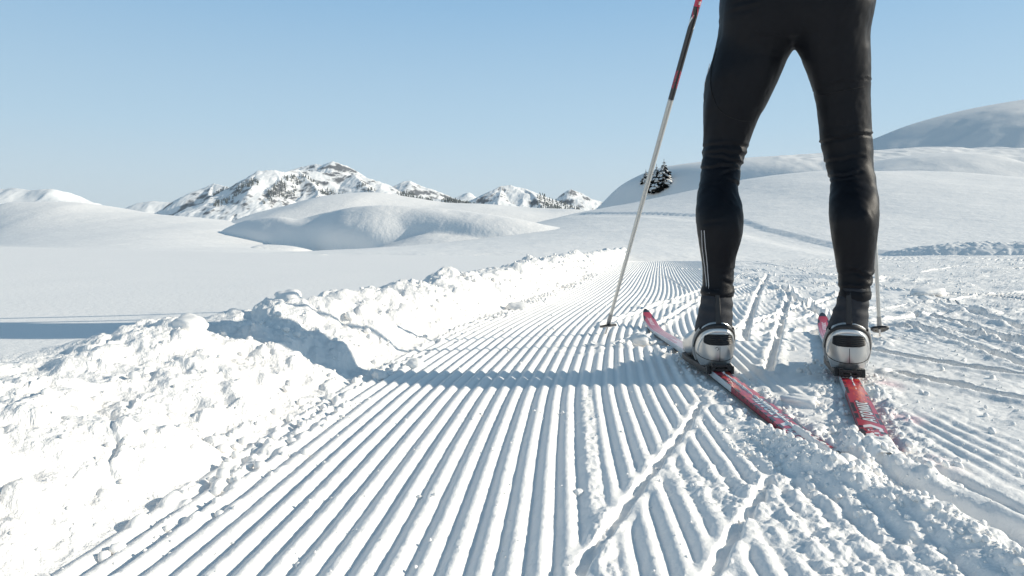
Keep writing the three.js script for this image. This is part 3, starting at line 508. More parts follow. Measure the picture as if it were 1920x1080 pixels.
function makeSki(key, label) {
  const s = SKI[key], L = s.len, root = group('cross_country_ski'); tag(root, label, 'ski', null);
  root.position.set(s.tail[0], 0, -s.tail[1]); root.rotation.y = -s.dir;
  const W = t => { const a = t * L; let w = .0222 + .0018 * Math.cos(t * Math.PI * 2) ; if (t > .92) w *= Math.sqrt(Math.max(0, 1 - ((t - .92) / .082) ** 2)); if (t < .012) w *= .72 + .28 * t / .012; return Math.max(w, .0012); };
  const B = t => { const a = (t - .82) / .18, b = (.12 - t) / .12; return .002 + .003 * Math.sin(Math.PI * clamp((t - .05) / .82, 0, 1)) + (a > 0 ? .06 * a * a : 0) + (b > 0 ? -.0 + .006 * b * b : 0); };
  const T = t => .007 + .0135 * Math.pow(Math.sin(Math.PI * clamp((t - .01) / .97, 0, 1)), 1.15);
  const N = 240, top = gridGeo(N, 6, (a, b) => { const v = b * 2 - 1; return [-v * W(a) * .93 , B(a) + T(a) + .0012 * (1 - v * v), a * L]; }, { uv: true });
  const prof = [[.93, 1], [.985, .93], [1, .8], [1, .12], [.97, 0], [0, 0], [-.97, 0], [-1, .12], [-1, .8], [-.985, .93], [-.93, 1]];
  const side = gridGeo(N, prof.length - 1, (a, b) => { const p = prof[Math.round(b * (prof.length - 1))]; return [p[0] * W(a), B(a) + p[1] * T(a) - (p[1] === 1 ? .0002 : 0), a * L]; }, { uv: true });
  { const uv = side.attributes.uv.array, p = side.attributes.position.array; for (let i = 0; i < uv.length / 2; i++) { const a = uv[i * 2]; uv[i * 2 + 1] = clamp((p[i * 3 + 1] - B(a)) / T(a), .02, .98); if (p[i * 3] > 0) uv[i * 2] = a; } }
  mesh('top_sheet', top, new THREE.MeshPhysicalMaterial({ map: topPrint(key === 'left' ? 11 : 23), roughness: .35, clearcoat: .5, clearcoatRoughness: .25, side: THREE.DoubleSide }), root);
  mesh('sidewall', side, new THREE.MeshStandardMaterial({ map: sidePrint, roughness: .45, side: THREE.DoubleSide }), root);
  // binding under the boot: rail, heel plate, toe clamp
  const topY = t => B(t) + T(t), f0 = s.heel / L, box = (w, h, l, x, y, z, r = .003) => { const g = new THREE.BoxGeometry(w, h, l, 2, 2, 2); g.translate(x, y, -z); return g; };
  const y0 = topY(.42), bind = mesh('binding', mergeGeometries([box(.03, .007, .36, 0, y0 + .0045, s.heel + .16), box(.052, .013, .06, 0, y0 + .0065, s.heel + .025), box(.046, .012, .05, 0, y0 + .007, s.heel + .2)]), K.plasticBlack, root);
  mesh('toe_clamp', mergeGeometries([box(.05, .03, .045, 0, y0 + .016, s.heel + .31), box(.024, .012, .07, 0, y0 + .03, s.heel + .335)]), K.greyPlastic, bind);
  mesh('heel_wire', mergeGeometries([box(.01, .018, .01, -.02, y0 + .012, s.heel - .012), box(.01, .018, .01, .02, y0 + .012, s.heel - .012), box(.05, .005, .008, 0, y0 + .016, s.heel - .02)]), K.rubber, bind);
  // snow lying on the top sheet
  const sn = gridGeo(300, 18, (a, b) => {
    const t = lerp(.0, s.heel / L - .005, a), v = b * 2 - 1, al = t * L, m = key === 'left'
      ? .0072 * (1 - sstep(.0, .34, Math.abs(v + .12 - .5 * Math.abs(t - .25)))) + (t < .1 ? .004 : 0) : .0062 * (1 - sstep(.0, .3, Math.abs(v + .1))) * sstep(.24, .3, t) + .010 * sstep(.335, .36, t) + .012 * (1 - sstep(.02, .125, t));
    const nn = .5 * fbm(al * 60, v * 2.4 + sdOf(key), 601, 3) + .6 * lumps(al, v * .03, .012, 602, .5) - .35;
    return [-v * W(t) * 1.0, topY(t) - .0012 + Math.max(-.002, (m + .006 * nn - .0025 * (1 - m / .008)) * (1 - Math.pow(Math.abs(v), 6))), al];
  });
  mesh('snow_patch', sn, K.snowOn, root);
  return root;
}
const sdOf = k => k === 'left' ? 3 : 9;
SKI.left.heel = .715; SKI.right.heel = .674;
makeSki('left', 'left red and white ski pointing straight along the grooves, tail deep in loose snow');
makeSki('right', 'right red ski angled outwards to the right, its printed rear half lying on churned snow');

// ------------------------------------------------------------------ the skier
const skier = group('person'); tag(skier, 'skier seen from behind in black tights and silver boots, standing on two red skis', 'person');
const cosT = (X, z) => z / Math.hypot(X, z);
function limb(rows, depth) {                           // rows [py, left px, right px, front z]; returns implicit generalised cylinder
  const t = rows.map(([py, l, r, z]) => { const Y = EYE + (HOR - py) * z / F, X = ((l + r) / 2 - 960) / F * z; return [Y, X, (r - l) / 2 / F * z * cosT(X, z), z]; }).sort((a, b) => a[0] - b[0]);
  const cx = spline(t.map(a => [a[0], a[1]])), rx = spline(t.map(a => [a[0], a[2]])), cz = spline(t.map(a => [a[0], a[3]])), dz = spline(depth), y0 = t[0][0], y1 = t[t.length - 1][0];
  return { f: (x, y, z) => { const yy = clamp(y, y0, y1), a = rx(yy), b = a * dz(yy), k = Math.hypot((x - cx(yy)) / a, (z - cz(yy)) / b), d = (k - 1) * Math.min(a, b); return Math.max(d, y0 - y, y - y1); }, cx, rx, cz, dz, y0, y1 };
}
const legL = limb([[556, 1315, 1375, 1.880], [548, 1314, 1376, 1.880], [540, 1316, 1375, 1.882], [505, 1317, 1376, 1.880], [480, 1314, 1381, 1.875], [450, 1309, 1390, 1.870], [420, 1305.5, 1393, 1.870], [390, 1304.5, 1391.5, 1.885], [360, 1308, 1385, 1.915], [335, 1312, 1388, 1.940], [310, 1314, 1391, 1.955], [290, 1316, 1399, 1.960], [270, 1318, 1404, 1.960], [230, 1318, 1420, 1.950], [200, 1318, 1437, 1.940], [150, 1322, 1461, 1.925], [100, 1336, 1482, 1.915], [60, 1345, 1496, 1.905], [20, 1351, 1506, 1.900], [-30, 1354, 1500, 1.905], [-80, 1362, 1490, 1.925]],
  [[.2, 1.05], [.3, 1.0], [.4, 1.08], [.55, 1.02], [.7, .98], [.9, .98], [1.2, .98]]);
const legR = limb([[560, 1573, 1632, 1.780], [548, 1573, 1633, 1.780], [538, 1572, 1634, 1.782], [520, 1571, 1638, 1.785], [500, 1568, 1640, 1.785], [470, 1563, 1642, 1.780], [440, 1557.5, 1645, 1.775], [410, 1554, 1647, 1.775], [380, 1553.5, 1647, 1.790], [350, 1556, 1644, 1.820], [330, 1554, 1640, 1.840], [310, 1548, 1638, 1.855], [285, 1542, 1637, 1.860], [265, 1537, 1635, 1.860], [220, 1532, 1633, 1.850], [180, 1526, 1631, 1.840], [150, 1518, 1632, 1.830], [100, 1499, 1632, 1.815], [60, 1487, 1630, 1.810], [20, 1478, 1629, 1.805], [-30, 1480, 1626, 1.815], [-80, 1490, 1618, 1.830]],
  [[.2, 1.02], [.3, 1.0], [.4, 1.08], [.55, 1.02], [.7, 1.0], [.9, 1.0], [1.2, 1.0]]);
const folds = (() => {                                  // creases of the stretched cloth: [leg, y, z-tilt per metre right, depth, width, arc centre, arc half width]
  const Y = (py, z) => EYE + (HOR - py) * z / F, L = [];
  const add = (leg, py, tilt, amp, w, dx0 = -1, dx1 = 1) => L.push([leg, Y(py, 1.87), tilt, amp, w, dx0, dx1]);
  add(0, 268, -.06, .004, .005); add(0, 284, -.05, .0045, .006); add(0, 297, -.22, .004, .006); add(0, 309, .1, .005, .006); add(0, 322, .28, .0055, .006, -.2, 1); add(0, 334, -.35, .004, .006, .1, 1); add(0, 345, .1, .002, .008, -1, 0);
  add(0, 415, .1, .002, .006, -.9, -.1); add(0, 512, .2, .003, .006, 0, 1); add(0, 525, -.3, .0035, .006, .1, 1); add(0, 82, -.03, .0016, .006, -.3, .8); add(0, 111, -.06, .0014, .006, -.3, .6); add(0, 30, .1, .003, .008, -1, -.5); add(0, 16, .1, .003, .007, -1, -.4);
  add(1, 262, .12, .0055, .004); add(1, 300, .15, .004, .005, -1, .2); add(1, 328, .2, .004, .006, -1, 0); add(1, 341, .1, .003, .006, -1, -.2); add(1, 512, -.3, .004, .007, -.9, .5); add(1, 522, .35, .005, .007, -.4, 1); add(1, 535, .1, .004, .006); add(1, 500, .4, .003, .006, -1, -.1);
  for (let k = 0; k < 7; k++) add(1, 4 + k * 7, .35 + .05 * (k % 3), .0034 - .0002 * k, .004, -.1 + .06 * (k % 4), 1);
  add(1, 167, .13, .0025, .0022); add(1, 240, .05, .001, .006, -.8, .2);
  return (x, y, z) => {
    let d = 0; const side = x < (legL.cx(clamp(y, .3, 1)) + legR.cx(clamp(y, .3, 1))) / 2 ? 0 : 1, lg = side ? legR : legL, u = (x - lg.cx(y)) / lg.rx(y);
    for (const [l, fy, tilt, amp, w, a, b] of L) {
      if (l !== side || Math.abs(y - fy) > .06) continue;
      const yy = y - fy - tilt * (x - lg.cx(y)) - .003 * noise(u * 3, fy * 40, 651); const q = yy / w; if (Math.abs(q) > 3) continue;
      const e = sstep(a - .15, a + .15, u) * (1 - sstep(b - .15, b + .15, u)); d += e * amp * (Math.exp(-((q - .9) ** 2)) * .7 - Math.exp(-(q ** 2) * 1.4));
    }
    return d * .95 + .0012 * noise(x * 40, y * 22 + z * 40, 652) + .0006 * noise(x * 90 + z * 50, y * 60, 653);
  };
})();
const pelvis = (x, y, z) => Math.min(ell(x, y, z, [.755, 1.03, 1.85], [.172, .13, .12]), 1);
const lower = (x, y, z) => { let d = smin(legL.f(x, y, z), legR.f(x, y, z), .007); if (y > .85) { d = smin(d, pelvis(x, y, z), .05); d = smin(d, ell(x, y, z, [.672, .985, 1.85], [.095, .1, .085]), .04); d = smin(d, ell(x, y, z, [.828, .985, 1.77], [.085, .1, .085]), .04); } return d; };
const tights = mesh('tights', solid(lower, [.44, .17, 1.55], [1.06, 1.2, 2.06], .0045, folds), K.tights, skier);
{ // cuffs, seams and reflective stripes on the cloth
  const line = (pts, r, mat, name, off = .0006) => { const q = pts.map(([px, py]) => { const o = [0, EYE, 0], d = [(px - 960) / F, (HOR - py) / F, 1], l = Math.hypot(...d), u = d.map(v => v / l), st = [o[0] + u[0] * 1.6, o[1] + u[1] * 1.6, o[2] + u[2] * 1.6], s = onSurface(lower, st, u, .8), g = grad(lower, ...s), t = folds(...s) + off; return [s[0] + g[0] * t, s[1] + g[1] * t, s[2] + g[2] * t]; }); return mesh(name, tubeAlong(q, r, 5), mat, tights); };
  const path = (f, a, b, n) => Array.from({ length: n + 1 }, (_, i) => { const y = lerp(a, b, i / n); return [f(y), y]; });
  line(path(spline([[432, 1315.5], [460, 1317], [490, 1320], [520, 1323.5], [548, 1326]]), 432, 550, 14), .0014, K.reflective, 'reflective_stripe');
  line(path(spline([[432, 1320.5], [460, 1322.5], [490, 1325.5], [520, 1328], [548, 1330]]), 432, 550, 14), .0014, K.reflective, 'reflective_stripe');
  line(path(spline([[118, 1331], [140, 1326], [165, 1321], [190, 1320]]), 120, 190, 8), .0012, K.reflective, 'reflective_stripe');
  line(path(spline([[90, 1344], [130, 1334], [160, 1333], [185, 1338], [205, 1348], [220, 1365]]), 90, 205, 12).concat([[1356, 212], [1370, 220], [1388, 226], [1408, 228]]), .0009, K.seam, 'seam');
  line([[1529, 180], [1545, 178], [1565, 173], [1590, 168], [1612, 164], [1626, 161]], .0009, K.seam, 'seam');
  for (const [l, y0] of [[legL, .222], [legR, .214]]) { // turned hems
    const h = gridGeo(64, 10, (a, b) => { const t = a * 2 * Math.PI, y = y0 + b * .02, rr = 1 + .03 * Math.sin(b * Math.PI), R = l.rx(y) * rr + .0012 + .0012 * noise(a * 12, 3, 9) * Math.sin(t) ; return [l.cx(y) + Math.cos(t) * R, y + .002 * Math.sin(t * 3), l.cz(y) - Math.sin(t) * R * l.dz(y)]; }, { uv: true });
    const m = K.tights.clone(); m.side = THREE.DoubleSide; mesh('cuff', h, m, tights);
  }
}
// boots
function makeBoot(key, label) {
  const s = SKI[key], by = key === 'left' ? .031 : .039, ox = s.tail[0] + s.fx * s.heel, oz = s.tail[1] + s.fz * s.heel, lg = key === 'left' ? legL : legR;
  const toW = (x, y, z) => [ox + x * s.fz + z * s.fx, by + y, oz - x * s.fx + z * s.fz], toL = (X, Y, Z) => { const dx = X - ox, dz = Z - oz; return [dx * s.fz - dz * s.fx, Y - by, dx * s.fx + dz * s.fz]; };
  const root = group('ski_boot', skier); if (label) root.userData.label = label;
  root.position.set(ox, by, -oz); root.rotation.y = -s.dir;
  const shell = (x, y, z) => {
    let d = ell(x, y, z, [0, .062, .056], [.050, .092, .054]); d = smin(d, ell(x, y, z, [0, .03, .052], [.036, .042, .046]), .016);
    d = smin(d, cap(x, y, z, [0, .055, .11], [0, .04, .2], .047, .043), .04); d = smin(d, ell(x, y, z, [.0, .03, .235], [.046, .036, .06]), .03);
    return Math.max(d, -y, .0 + (y - (.121 - 9 * x * x - .1 * sstep(.07, .2, z) * .5)) * .8);
  };
  const sh = mesh('shell', solid(shell, [-.075, -.01, -.02], [.075, .135, .31], .0034), K.shell, root);
  const ank = toL(lg.cx(.215), .215, lg.cz(.215)), colX = t => lerp(0, ank[0], t), colZ = t => lerp(.064, ank[2], t);
  const collar = (x, y, z) => { const t = clamp((y - .1) / .1, 0, 1), rx = lerp(.0495, lg.rx(.22) * .93, Math.pow(t, .75)), rz = lerp(.054, lg.rx(.22) * .97, Math.pow(t, .8)), k = Math.hypot((x - colX(t)) / rx, (z - colZ(t)) / rz); return Math.max((k - 1) * rx, .110 - 9 * x * x - y, y - .205); };
  const wr = (x, y, z) => .0022 * Math.sin(y * 190 + x * 40) * sstep(.12, .15, y) * (.5 + .5 * noise(x * 30, z * 30, 661)) + .0012 * noise(x * 60, y * 60 + z * 40, 662);
  const co = mesh('ankle_collar', solid(collar, [-.09, .08, -.04], [.09, .215, .15], .0034, wr), K.softBlack, root);
  const back = (phi, y, f) => [[Math.sin(phi) * .13, y, .056 - Math.cos(phi) * .13], [-Math.sin(phi), 0, Math.cos(phi)]];
  mesh('pull_strap', patch(collar, 8, 20, (a, b) => back(lerp(-.2, .2, a), lerp(.112, .198, b)), (a, b) => .0018 * (Math.abs(a - .5) < .45 && b > .03 && b < .97 ? 1 : -1)), K.rubber, co);
  // heel details: dark top trim, bright band, ribbed oval pad, welt lines, grey foot bed
  const arch = (a, lo, hi, drop) => { const p = lerp(-1.75, 1.75, a); return [p, hi - drop * Math.pow(Math.abs(p) / 1.75, 2.4)]; };
  mesh('top_trim', patch(shell, 48, 8, (a, b) => { const [p, y] = arch(a, 0, .1215, .06); return back(p, y - .012 * b - .006); }, (a, b) => .0022 * Math.sin(b * Math.PI) + .0006), K.rubber, sh);
  mesh('heel_band', patch(shell, 48, 10, (a, b) => { const p = lerp(-1.35, 1.35, a), y = .104 - .062 * Math.pow(Math.abs(p) / 1.35, 2.6); return back(p, y - .0115 * b); }, (a, b) => .0026 * Math.pow(Math.sin(b * Math.PI), .6) * (a > .02 && a < .98 ? 1 : 0) - .0004), K.band, sh);
  mesh('heel_pad', patch(shell, 44, 36, (a, b) => { const u = a * 2 - 1, v = b * 2 - 1; return back(u * .88, .0735 + .0155 * v * Math.sqrt(1 - .999 * u * u * u * u)); }, (a, b) => { const u = a * 2 - 1, v = b * 2 - 1, e = 1 - sstep(.82, 1, Math.max(Math.abs(u), Math.abs(v))); return e * (.0016 + .0022 * Math.abs(Math.sin(v * 9.4))) * 1 - (1 - e) * .001; }), K.plasticBlack, sh);
  const trace = (pts, r, mat, name) => mesh(name, tubeAlong(pts.map(([p, y]) => { const [q, d] = back(p, y); const h = onSurface(shell, q, d, .3); return h; }), r, 5), mat, sh);
  trace(Array.from({ length: 25 }, (_, i) => { const p = lerp(-1.6, 1.6, i / 24); return [p, .03 - .012 * Math.cos(p * 1.1)]; }), .0009, K.seam, 'welt');
  trace([[0, .019], [0, .03], [0, .042], [.005, .056]], .0007, K.seam, 'welt');
  if (key === 'left') trace([[-.22, .052], [-.1, .055], [-.05, .05], [-.12, .046]], .0007, K.seam, 'welt');
  // side strut running from the heel to the mid foot
  for (const q of [-1, 1]) mesh('side_strut', tubeAlong([[1.1 * q, .1], [1.45 * q, .085], [1.75 * q, .06], [1.95 * q, .03], [2.0 * q, .012]].map(([p, y]) => { const [o, d] = back(p, y); return onSurface(shell, o, d, .3); }), .0055, 8), K.greyPlastic, sh);
  const sg = []; { const o = new THREE.Shape(); o.moveTo(-.034, 0); o.quadraticCurveTo(-.036, -.006, 0, -.008); o.quadraticCurveTo(.036, -.006, .034, 0); o.lineTo(.04, .1); o.quadraticCurveTo(.05, .2, .042, .25); o.quadraticCurveTo(.0, .31, -.042, .25); o.quadraticCurveTo(-.05, .2, -.04, .1); const g = new THREE.ExtrudeGeometry(o, { depth: .012, bevelEnabled: true, bevelSize: .002, bevelThickness: .002, bevelSegments: 2, curveSegments: 12 }); g.rotateX(-Math.PI / 2); g.translate(0, -.0135, -.012); sg.push(g); }
  mesh('sole', mergeGeometries(sg), K.rubber, root);
  for (const q of [-1, 1]) { const g = new THREE.BoxGeometry(.008, .02, .02, 2, 2, 2); g.translate(q * .031, -.004, -.004); mesh('heel_lug', g, K.rubber, root); }
  return { toW };
}
makeBoot('left', 'left silver boot turned to show its inner side'); makeBoot('right', 'right silver boot seen square from the heel');

// ski poles
const POLE = {};
function makePole(key, tip, zLean, topPx, label) {
  const root = group('ski_pole'); tag(root, label, 'ski pole');
  // find the upward direction that keeps the shaft on its line of sight
  const k = HOR / F, a = (EYE + k * tip[2] - 0) / (1 + k * zLean), zT = tip[2] - zLean * a, xT = (topPx - 960) / F * zT, d = new THREE.Vector3((xT - tip[0]) / a, 1, zLean), H = 1.36;   // world direction per metre of height (z front is negative)
  const at = h => [tip[0] + (xT - tip[0]) / a * h, tip[1] + h, tip[2] - zLean * h];
  POLE[key] = { at, H }; root.position.copy(V(...tip)); const rel = h => { const p = at(h); return V(p[0] - tip[0], p[1] - tip[1], p[2] - tip[2]); };
  const tube = (h0, h1, r0, r1, name, mat, parent = root, n = 16) => { const A = rel(h0), B = rel(h1), g = new THREE.CylinderGeometry(r1, r0, A.distanceTo(B), n, 1, false); const m = mesh(name, g, mat, parent); m.position.copy(A).add(B).multiplyScalar(.5); m.quaternion.setFromUnitVectors(new THREE.Vector3(0, 1, 0), B.clone().sub(A).normalize()); return m; };
  const R = h => lerp(.006, .0106, clamp(h / 1.1, 0, 1)), hAt = py => { const e = (HOR - py) / F; return (EYE - tip[1] + e * tip[2]) / (1 + e * zLean); };
  const g0 = hAt(188), g1 = 1.3;
  tube(.06, g0, R(.06), R(g0), 'shaft', K.poleSilver);
  const len = rel(g0).distanceTo(rel(g1)), print = canvas(256, 2048, (g, w, h) => {
    const y = py => h * (1 - (hAt(py) - g0) / (g1 - g0));
    g.fillStyle = '#26272b'; g.fillRect(0, 0, w, h);
    g.fillStyle = '#c22a4c'; g.fillRect(0, 0, w, y(12)); g.fillStyle = '#e6e2e0'; for (let i = 0; i < 8; i++) g.fillRect((i * 67) % w, y(8) - 40 - i * 60, 30, 40);
    g.fillStyle = '#d8d8d6'; for (let i = 0; i < 2; i++) { g.beginPath(); g.moveTo(i * 128 + 20, y(54)); g.lineTo(i * 128 + 100, y(28)); g.lineTo(i * 128 + 118, y(28)); g.lineTo(i * 128 + 70, y(50)); g.fill(); }
    g.strokeStyle = '#c22a4c'; g.lineWidth = 14; for (let i = 0; i < 3; i++) { g.beginPath(); g.moveTo(i * 90, y(12)); g.lineTo(i * 90 + 60, y(33)); g.stroke(); }
    g.save(); g.translate(0, 0); g.fillStyle = '#c8264c'; g.font = 'bold 74px sans-serif'; for (let i = 0; i < 3; i++) { g.save(); g.translate(i * 86 + 66, y(165)); g.rotate(-Math.PI / 2); g.scale((y(165) - y(126)) / 330, 1); g.fillText('ATOMIC', 0, 0); g.restore(); } g.restore();
    g.fillStyle = '#9a9b9c'; g.fillRect(0, y(186), w, h);
  });
  tube(g0, g1, R(g0), R(g1), 'printed_shaft', new THREE.MeshPhysicalMaterial({ map: print, roughness: .35, clearcoat: .4 }), root, 24);
  tube(g1, g1 + .13, .0145, .016, 'grip', K.cork); tube(g1 + .115, g1 + .14, .019, .015, 'grip_cap', K.plasticBlack);
  const st = rel(g1 + .1), strap = new THREE.TorusGeometry(.045, .006, 6, 20); strap.scale(.6, 1, 1); const sm = mesh('wrist_strap', strap, K.softBlack, root); sm.position.copy(st).add(V(0, -.06, .0)); sm.rotation.y = .6;
  // basket, its socket and the steel point
  tube(.045, .085, .0085, .0078, 'basket_socket', K.greyPlastic);
  const sh = new THREE.Shape(); for (let i = 0; i <= 40; i++) { const t = i / 40 * 2 * Math.PI, r = .029 * (1 + .12 * Math.cos(3 * t) + .1 * Math.cos(t)); i ? sh.lineTo(Math.cos(t) * r, Math.sin(t) * r) : sh.moveTo(r * 1.1, 0); }
  for (let i = 0; i < 3; i++) { const p = new THREE.Path(); p.absellipse(.0155 * Math.cos(i * 2.1 + .9), .0155 * Math.sin(i * 2.1 + .9), .006, .0042, 0, 6.283, false, i * 2.1); sh.holes.push(p); }
  const bg = new THREE.ExtrudeGeometry(sh, { depth: .005, bevelEnabled: true, bevelSize: .0015, bevelThickness: .0015, bevelSegments: 2 }); bg.rotateX(-Math.PI / 2);
  const bm = mesh('basket', bg, K.plasticBlack, root); bm.position.copy(rel(.034)); bm.rotation.set(-.25, key === 'left' ? .4 : 1.2, key === 'left' ? .12 : -.2);
  tube(-.012, .05, .002, .005, 'steel_tip', K.steel);
}
makePole('left', [(1135 - 960) / F * 2.72, .0, 2.72], .55, 1310, 'ski pole left of the skier, slanting clear against the sky');
makePole('right', [(1650 - 960) / F * 2.62, .0, 2.62], .5, 1617, 'ski pole half hidden behind the right leg of the skier');
{ // upper body, above the picture: jacket, arms closing on the grips, head with a knitted hat
  const hip = [.775, 1.06, 1.9], ch = [.8, 1.4, 1.98], shL = [.615, 1.5, 2.03], shR = [1.0, 1.5, 1.98], gl = POLE.left.at(1.36), gr = POLE.right.at(1.36), eL = [.5, 1.24, 1.98], eR = [1.13, 1.24, 1.86], wL = [gl[0] - .015, gl[1] - .03, gl[2] - .07], wR = [gr[0] + .03, gr[1] - .03, gr[2] - .07];
  const jf = (x, y, z) => { let d = ell(x, y, z, [.782, 1.14, 1.905], [.168, .12, .115]); d = smin(d, ell(x, y, z, [.79, 1.3, 1.95], [.175, .17, .125]), .08); d = smin(d, ell(x, y, z, [.803, 1.44, 1.99], [.19, .1, .12]), .08); d = smin(d, cap(x, y, z, shL, eL, .06, .048), .05); d = smin(d, cap(x, y, z, eL, wL, .047, .034), .02); d = smin(d, cap(x, y, z, shR, eR, .06, .048), .05); d = smin(d, cap(x, y, z, eR, wR, .047, .034), .02); d = smin(d, cap(x, y, z, [.806, 1.5, 2.0], [.812, 1.575, 2.03], .07, .06), .04); return Math.max(d, 1.055 - y); };
  mesh('jacket', solid(jf, [.4, 1.04, 1.7], [1.25, 1.66, 2.32], .011, (x, y, z) => .003 * noise(x * 18, y * 26 + z * 12, 671)), K.jacket, skier);
  const hc = [.825, 1.73, 2.07], hf = (x, y, z) => { let d = ell(x, y, z, hc, [.077, .112, .096]); d = smin(d, ell(x, y, z, [.832, 1.665, 2.115], [.052, .05, .05]), .04); d = smin(d, cap(x, y, z, [.81, 1.54, 2.02], [.82, 1.66, 2.05], .055, .054), .03); d = smin(d, ell(x, y, z, [.845, 1.708, 2.172], [.013, .022, .02]), .015); d = smin(d, ell(x, y, z, [.752, 1.72, 2.075], [.012, .032, .02]), .006); d = smin(d, ell(x, y, z, [.9, 1.72, 2.06], [.012, .032, .02]), .006); d = Math.max(d, -ell(x, y, z, [.815, 1.735, 2.168], [.014, .009, .012])); d = Math.max(d, -ell(x, y, z, [.872, 1.735, 2.162], [.014, .009, .012])); d = Math.max(d, -ell(x, y, z, [.842, 1.668, 2.172], [.022, .003, .012])); return d; };
  mesh('body', solid(hf, [.7, 1.5, 1.93], [.95, 1.88, 2.22], .006), K.skin, skier);
  const hat = (x, y, z) => Math.max(ell(x, y, z, [.823, 1.745, 2.065], [.086, .12, .106]), 1.745 + .25 * (z - 2.065) - y); mesh('knitted_hat', solid(hat, [.72, 1.69, 1.93], [.93, 1.9, 2.2], .006, (x, y, z) => .0015 * Math.sin(Math.atan2(x - .823, z - 2.065) * 60)), K.hat, skier);
  for (const [g, w, q] of [[gl, wL, -1], [gr, wR, 1]]) {  // gloves: palm beside the grip, four fingers wrapped round it, thumb across
    const fg = []; for (let i = 0; i < 4; i++) { const y = .036 - i * .022, L = [1, 1.08, 1.02, .86][i], R = .0108 - .0006 * i; fg.push([[q * .03, y, -.022], [q * .026, y - .002, .026 * L], R + .001, R], [[q * .026, y - .002, .026 * L], [-q * .008, y - .004, .032 * L], R, R], [[-q * .008, y - .004, .032 * L], [-q * .027, y - .005, .008], R, R * .85]); }
    const f = (x, y, z) => { const X = x - g[0], Y = y - g[1], Z = z - g[2]; let d = ell(X, Y, Z, [q * .022, 0, -.034], [.022, .045, .036]); d = smin(d, cap(X, Y, Z, [w[0] - g[0], w[1] - g[1], w[2] - g[2]], [q * .022, -.012, -.04], .034, .027), .02); let e = 1; for (const c of fg) e = Math.min(e, cap(X, Y, Z, c[0], c[1], c[2], c[3])); d = smin(d, e, .007); const th = Math.min(cap(X, Y, Z, [q * .012, .02, -.046], [-q * .018, .046, -.028], .013, .012), cap(X, Y, Z, [-q * .018, .046, -.028], [-q * .026, .05, .004], .012, .009)); return smin(d, th, .008); };
    mesh('glove', solid(f, [g[0] - .1, g[1] - .11, g[2] - .14], [g[0] + .1, g[1] + .09, g[2] + .06], .004), K.softBlack, skier);
  }
}

// ------------------------------------------------------------------ loose snow
function clodGeo(s, r, det = 3, box = 0) {
  const g = mergeVertices(new THREE.IcosahedronGeometry(1, det).deleteAttribute('uv').deleteAttribute('normal')), p = g.attributes.position;
  for (let i = 0; i < p.count; i++) { const x = p.getX(i), y = p.getY(i), z = p.getZ(i), k = 1 + .3 * fbm(x * 1.6 + s, y * 1.6 + z * 1.3, s, 3) + .1 * noise(x * 5 + z * 4, y * 5 + s, s + 3); if (box) { const q = Math.pow(Math.abs(x) ** 5 + Math.abs(y) ** 5 + Math.abs(z) ** 5, -.2), e = .82 + .25 * fbm(x * 2.2 + s, y * 2 + z * 2.4, s, 3); p.setXYZ(i, x * q * e * r, y * q * e * r * .85, z * q * e * r); continue; } p.setXYZ(i, x * k * r, y * k * r * .85, z * k * r); }
  g.computeVertexNormals(); const uv = new Float32Array(p.count * 2); for (let i = 0; i < p.count; i++) { uv[i * 2] = p.getX(i) + p.getZ(i) * .7; uv[i * 2 + 1] = p.getY(i) + p.getZ(i) * .5; } g.setAttribute('uv', new THREE.BufferAttribute(uv, 2)); return g;
}
function clod(px, py, z, r, s, label, stretch = [1, 1, 1], box = 0) { const x = (px - 960) / F * z, m = mesh('snow_clod', clodGeo(s, r, box ? 5 : 4, box), K.snowOn); m.position.copy(V(x, groundAt(x, z) + r * stretch[1] * .2, z)); m.scale.set(...stretch); m.rotation.y = s; return tag(m, label, 'snow clod'); }
clod(352, 598, 1.6, .034, 3, 'largest rounded snow lump on the crest of the bank, left of the shadow', [1.15, .9, 1]);
clod(778, 676, 2.02, .026, 5, 'fist-sized clod at the bank foot inside the shadow edge', [1.1, .95, 1]);
clod(657, 604, 2.25, .019, 7, 'small round ball of snow on the bank slope above the shadow');
clod(712, 697, 1.84, .019, 8, 'pale round ball of snow on the first groove within the shadow');
clod(972, 574, 3.75, .05, 9, 'wide flat clod of snow lying on the outer grooves left of the pole', [1.3, .7, 1]);
clod(540, 552, 2.35, .045, 12, 'rounded lump on the bank crest just right of the shadow', [1.2, .8, 1]);
clod(1198, 645, 2.45, .034, 13, 'loose clod on the broken grooves below the left ski tip', [1.3, .8, 1]);
clod(1085, 1048 - 130, 1.0, .008, 14, 'tiny ball of snow on the foreground grooves');
clod(1500, 752, 1.56, .038, 15, 'angular block of packed snow left standing between the two skis', [1.15, .6, .8], 1);
clod(1742, 553, 4.6, .085, 16, 'big flat slab of snow on the trampled side right of the skier', [1.6, .5, 1]);
clod(1585, 872, 1.08, .016, 17, 'loose ball of snow beside the end of the left ski tail');
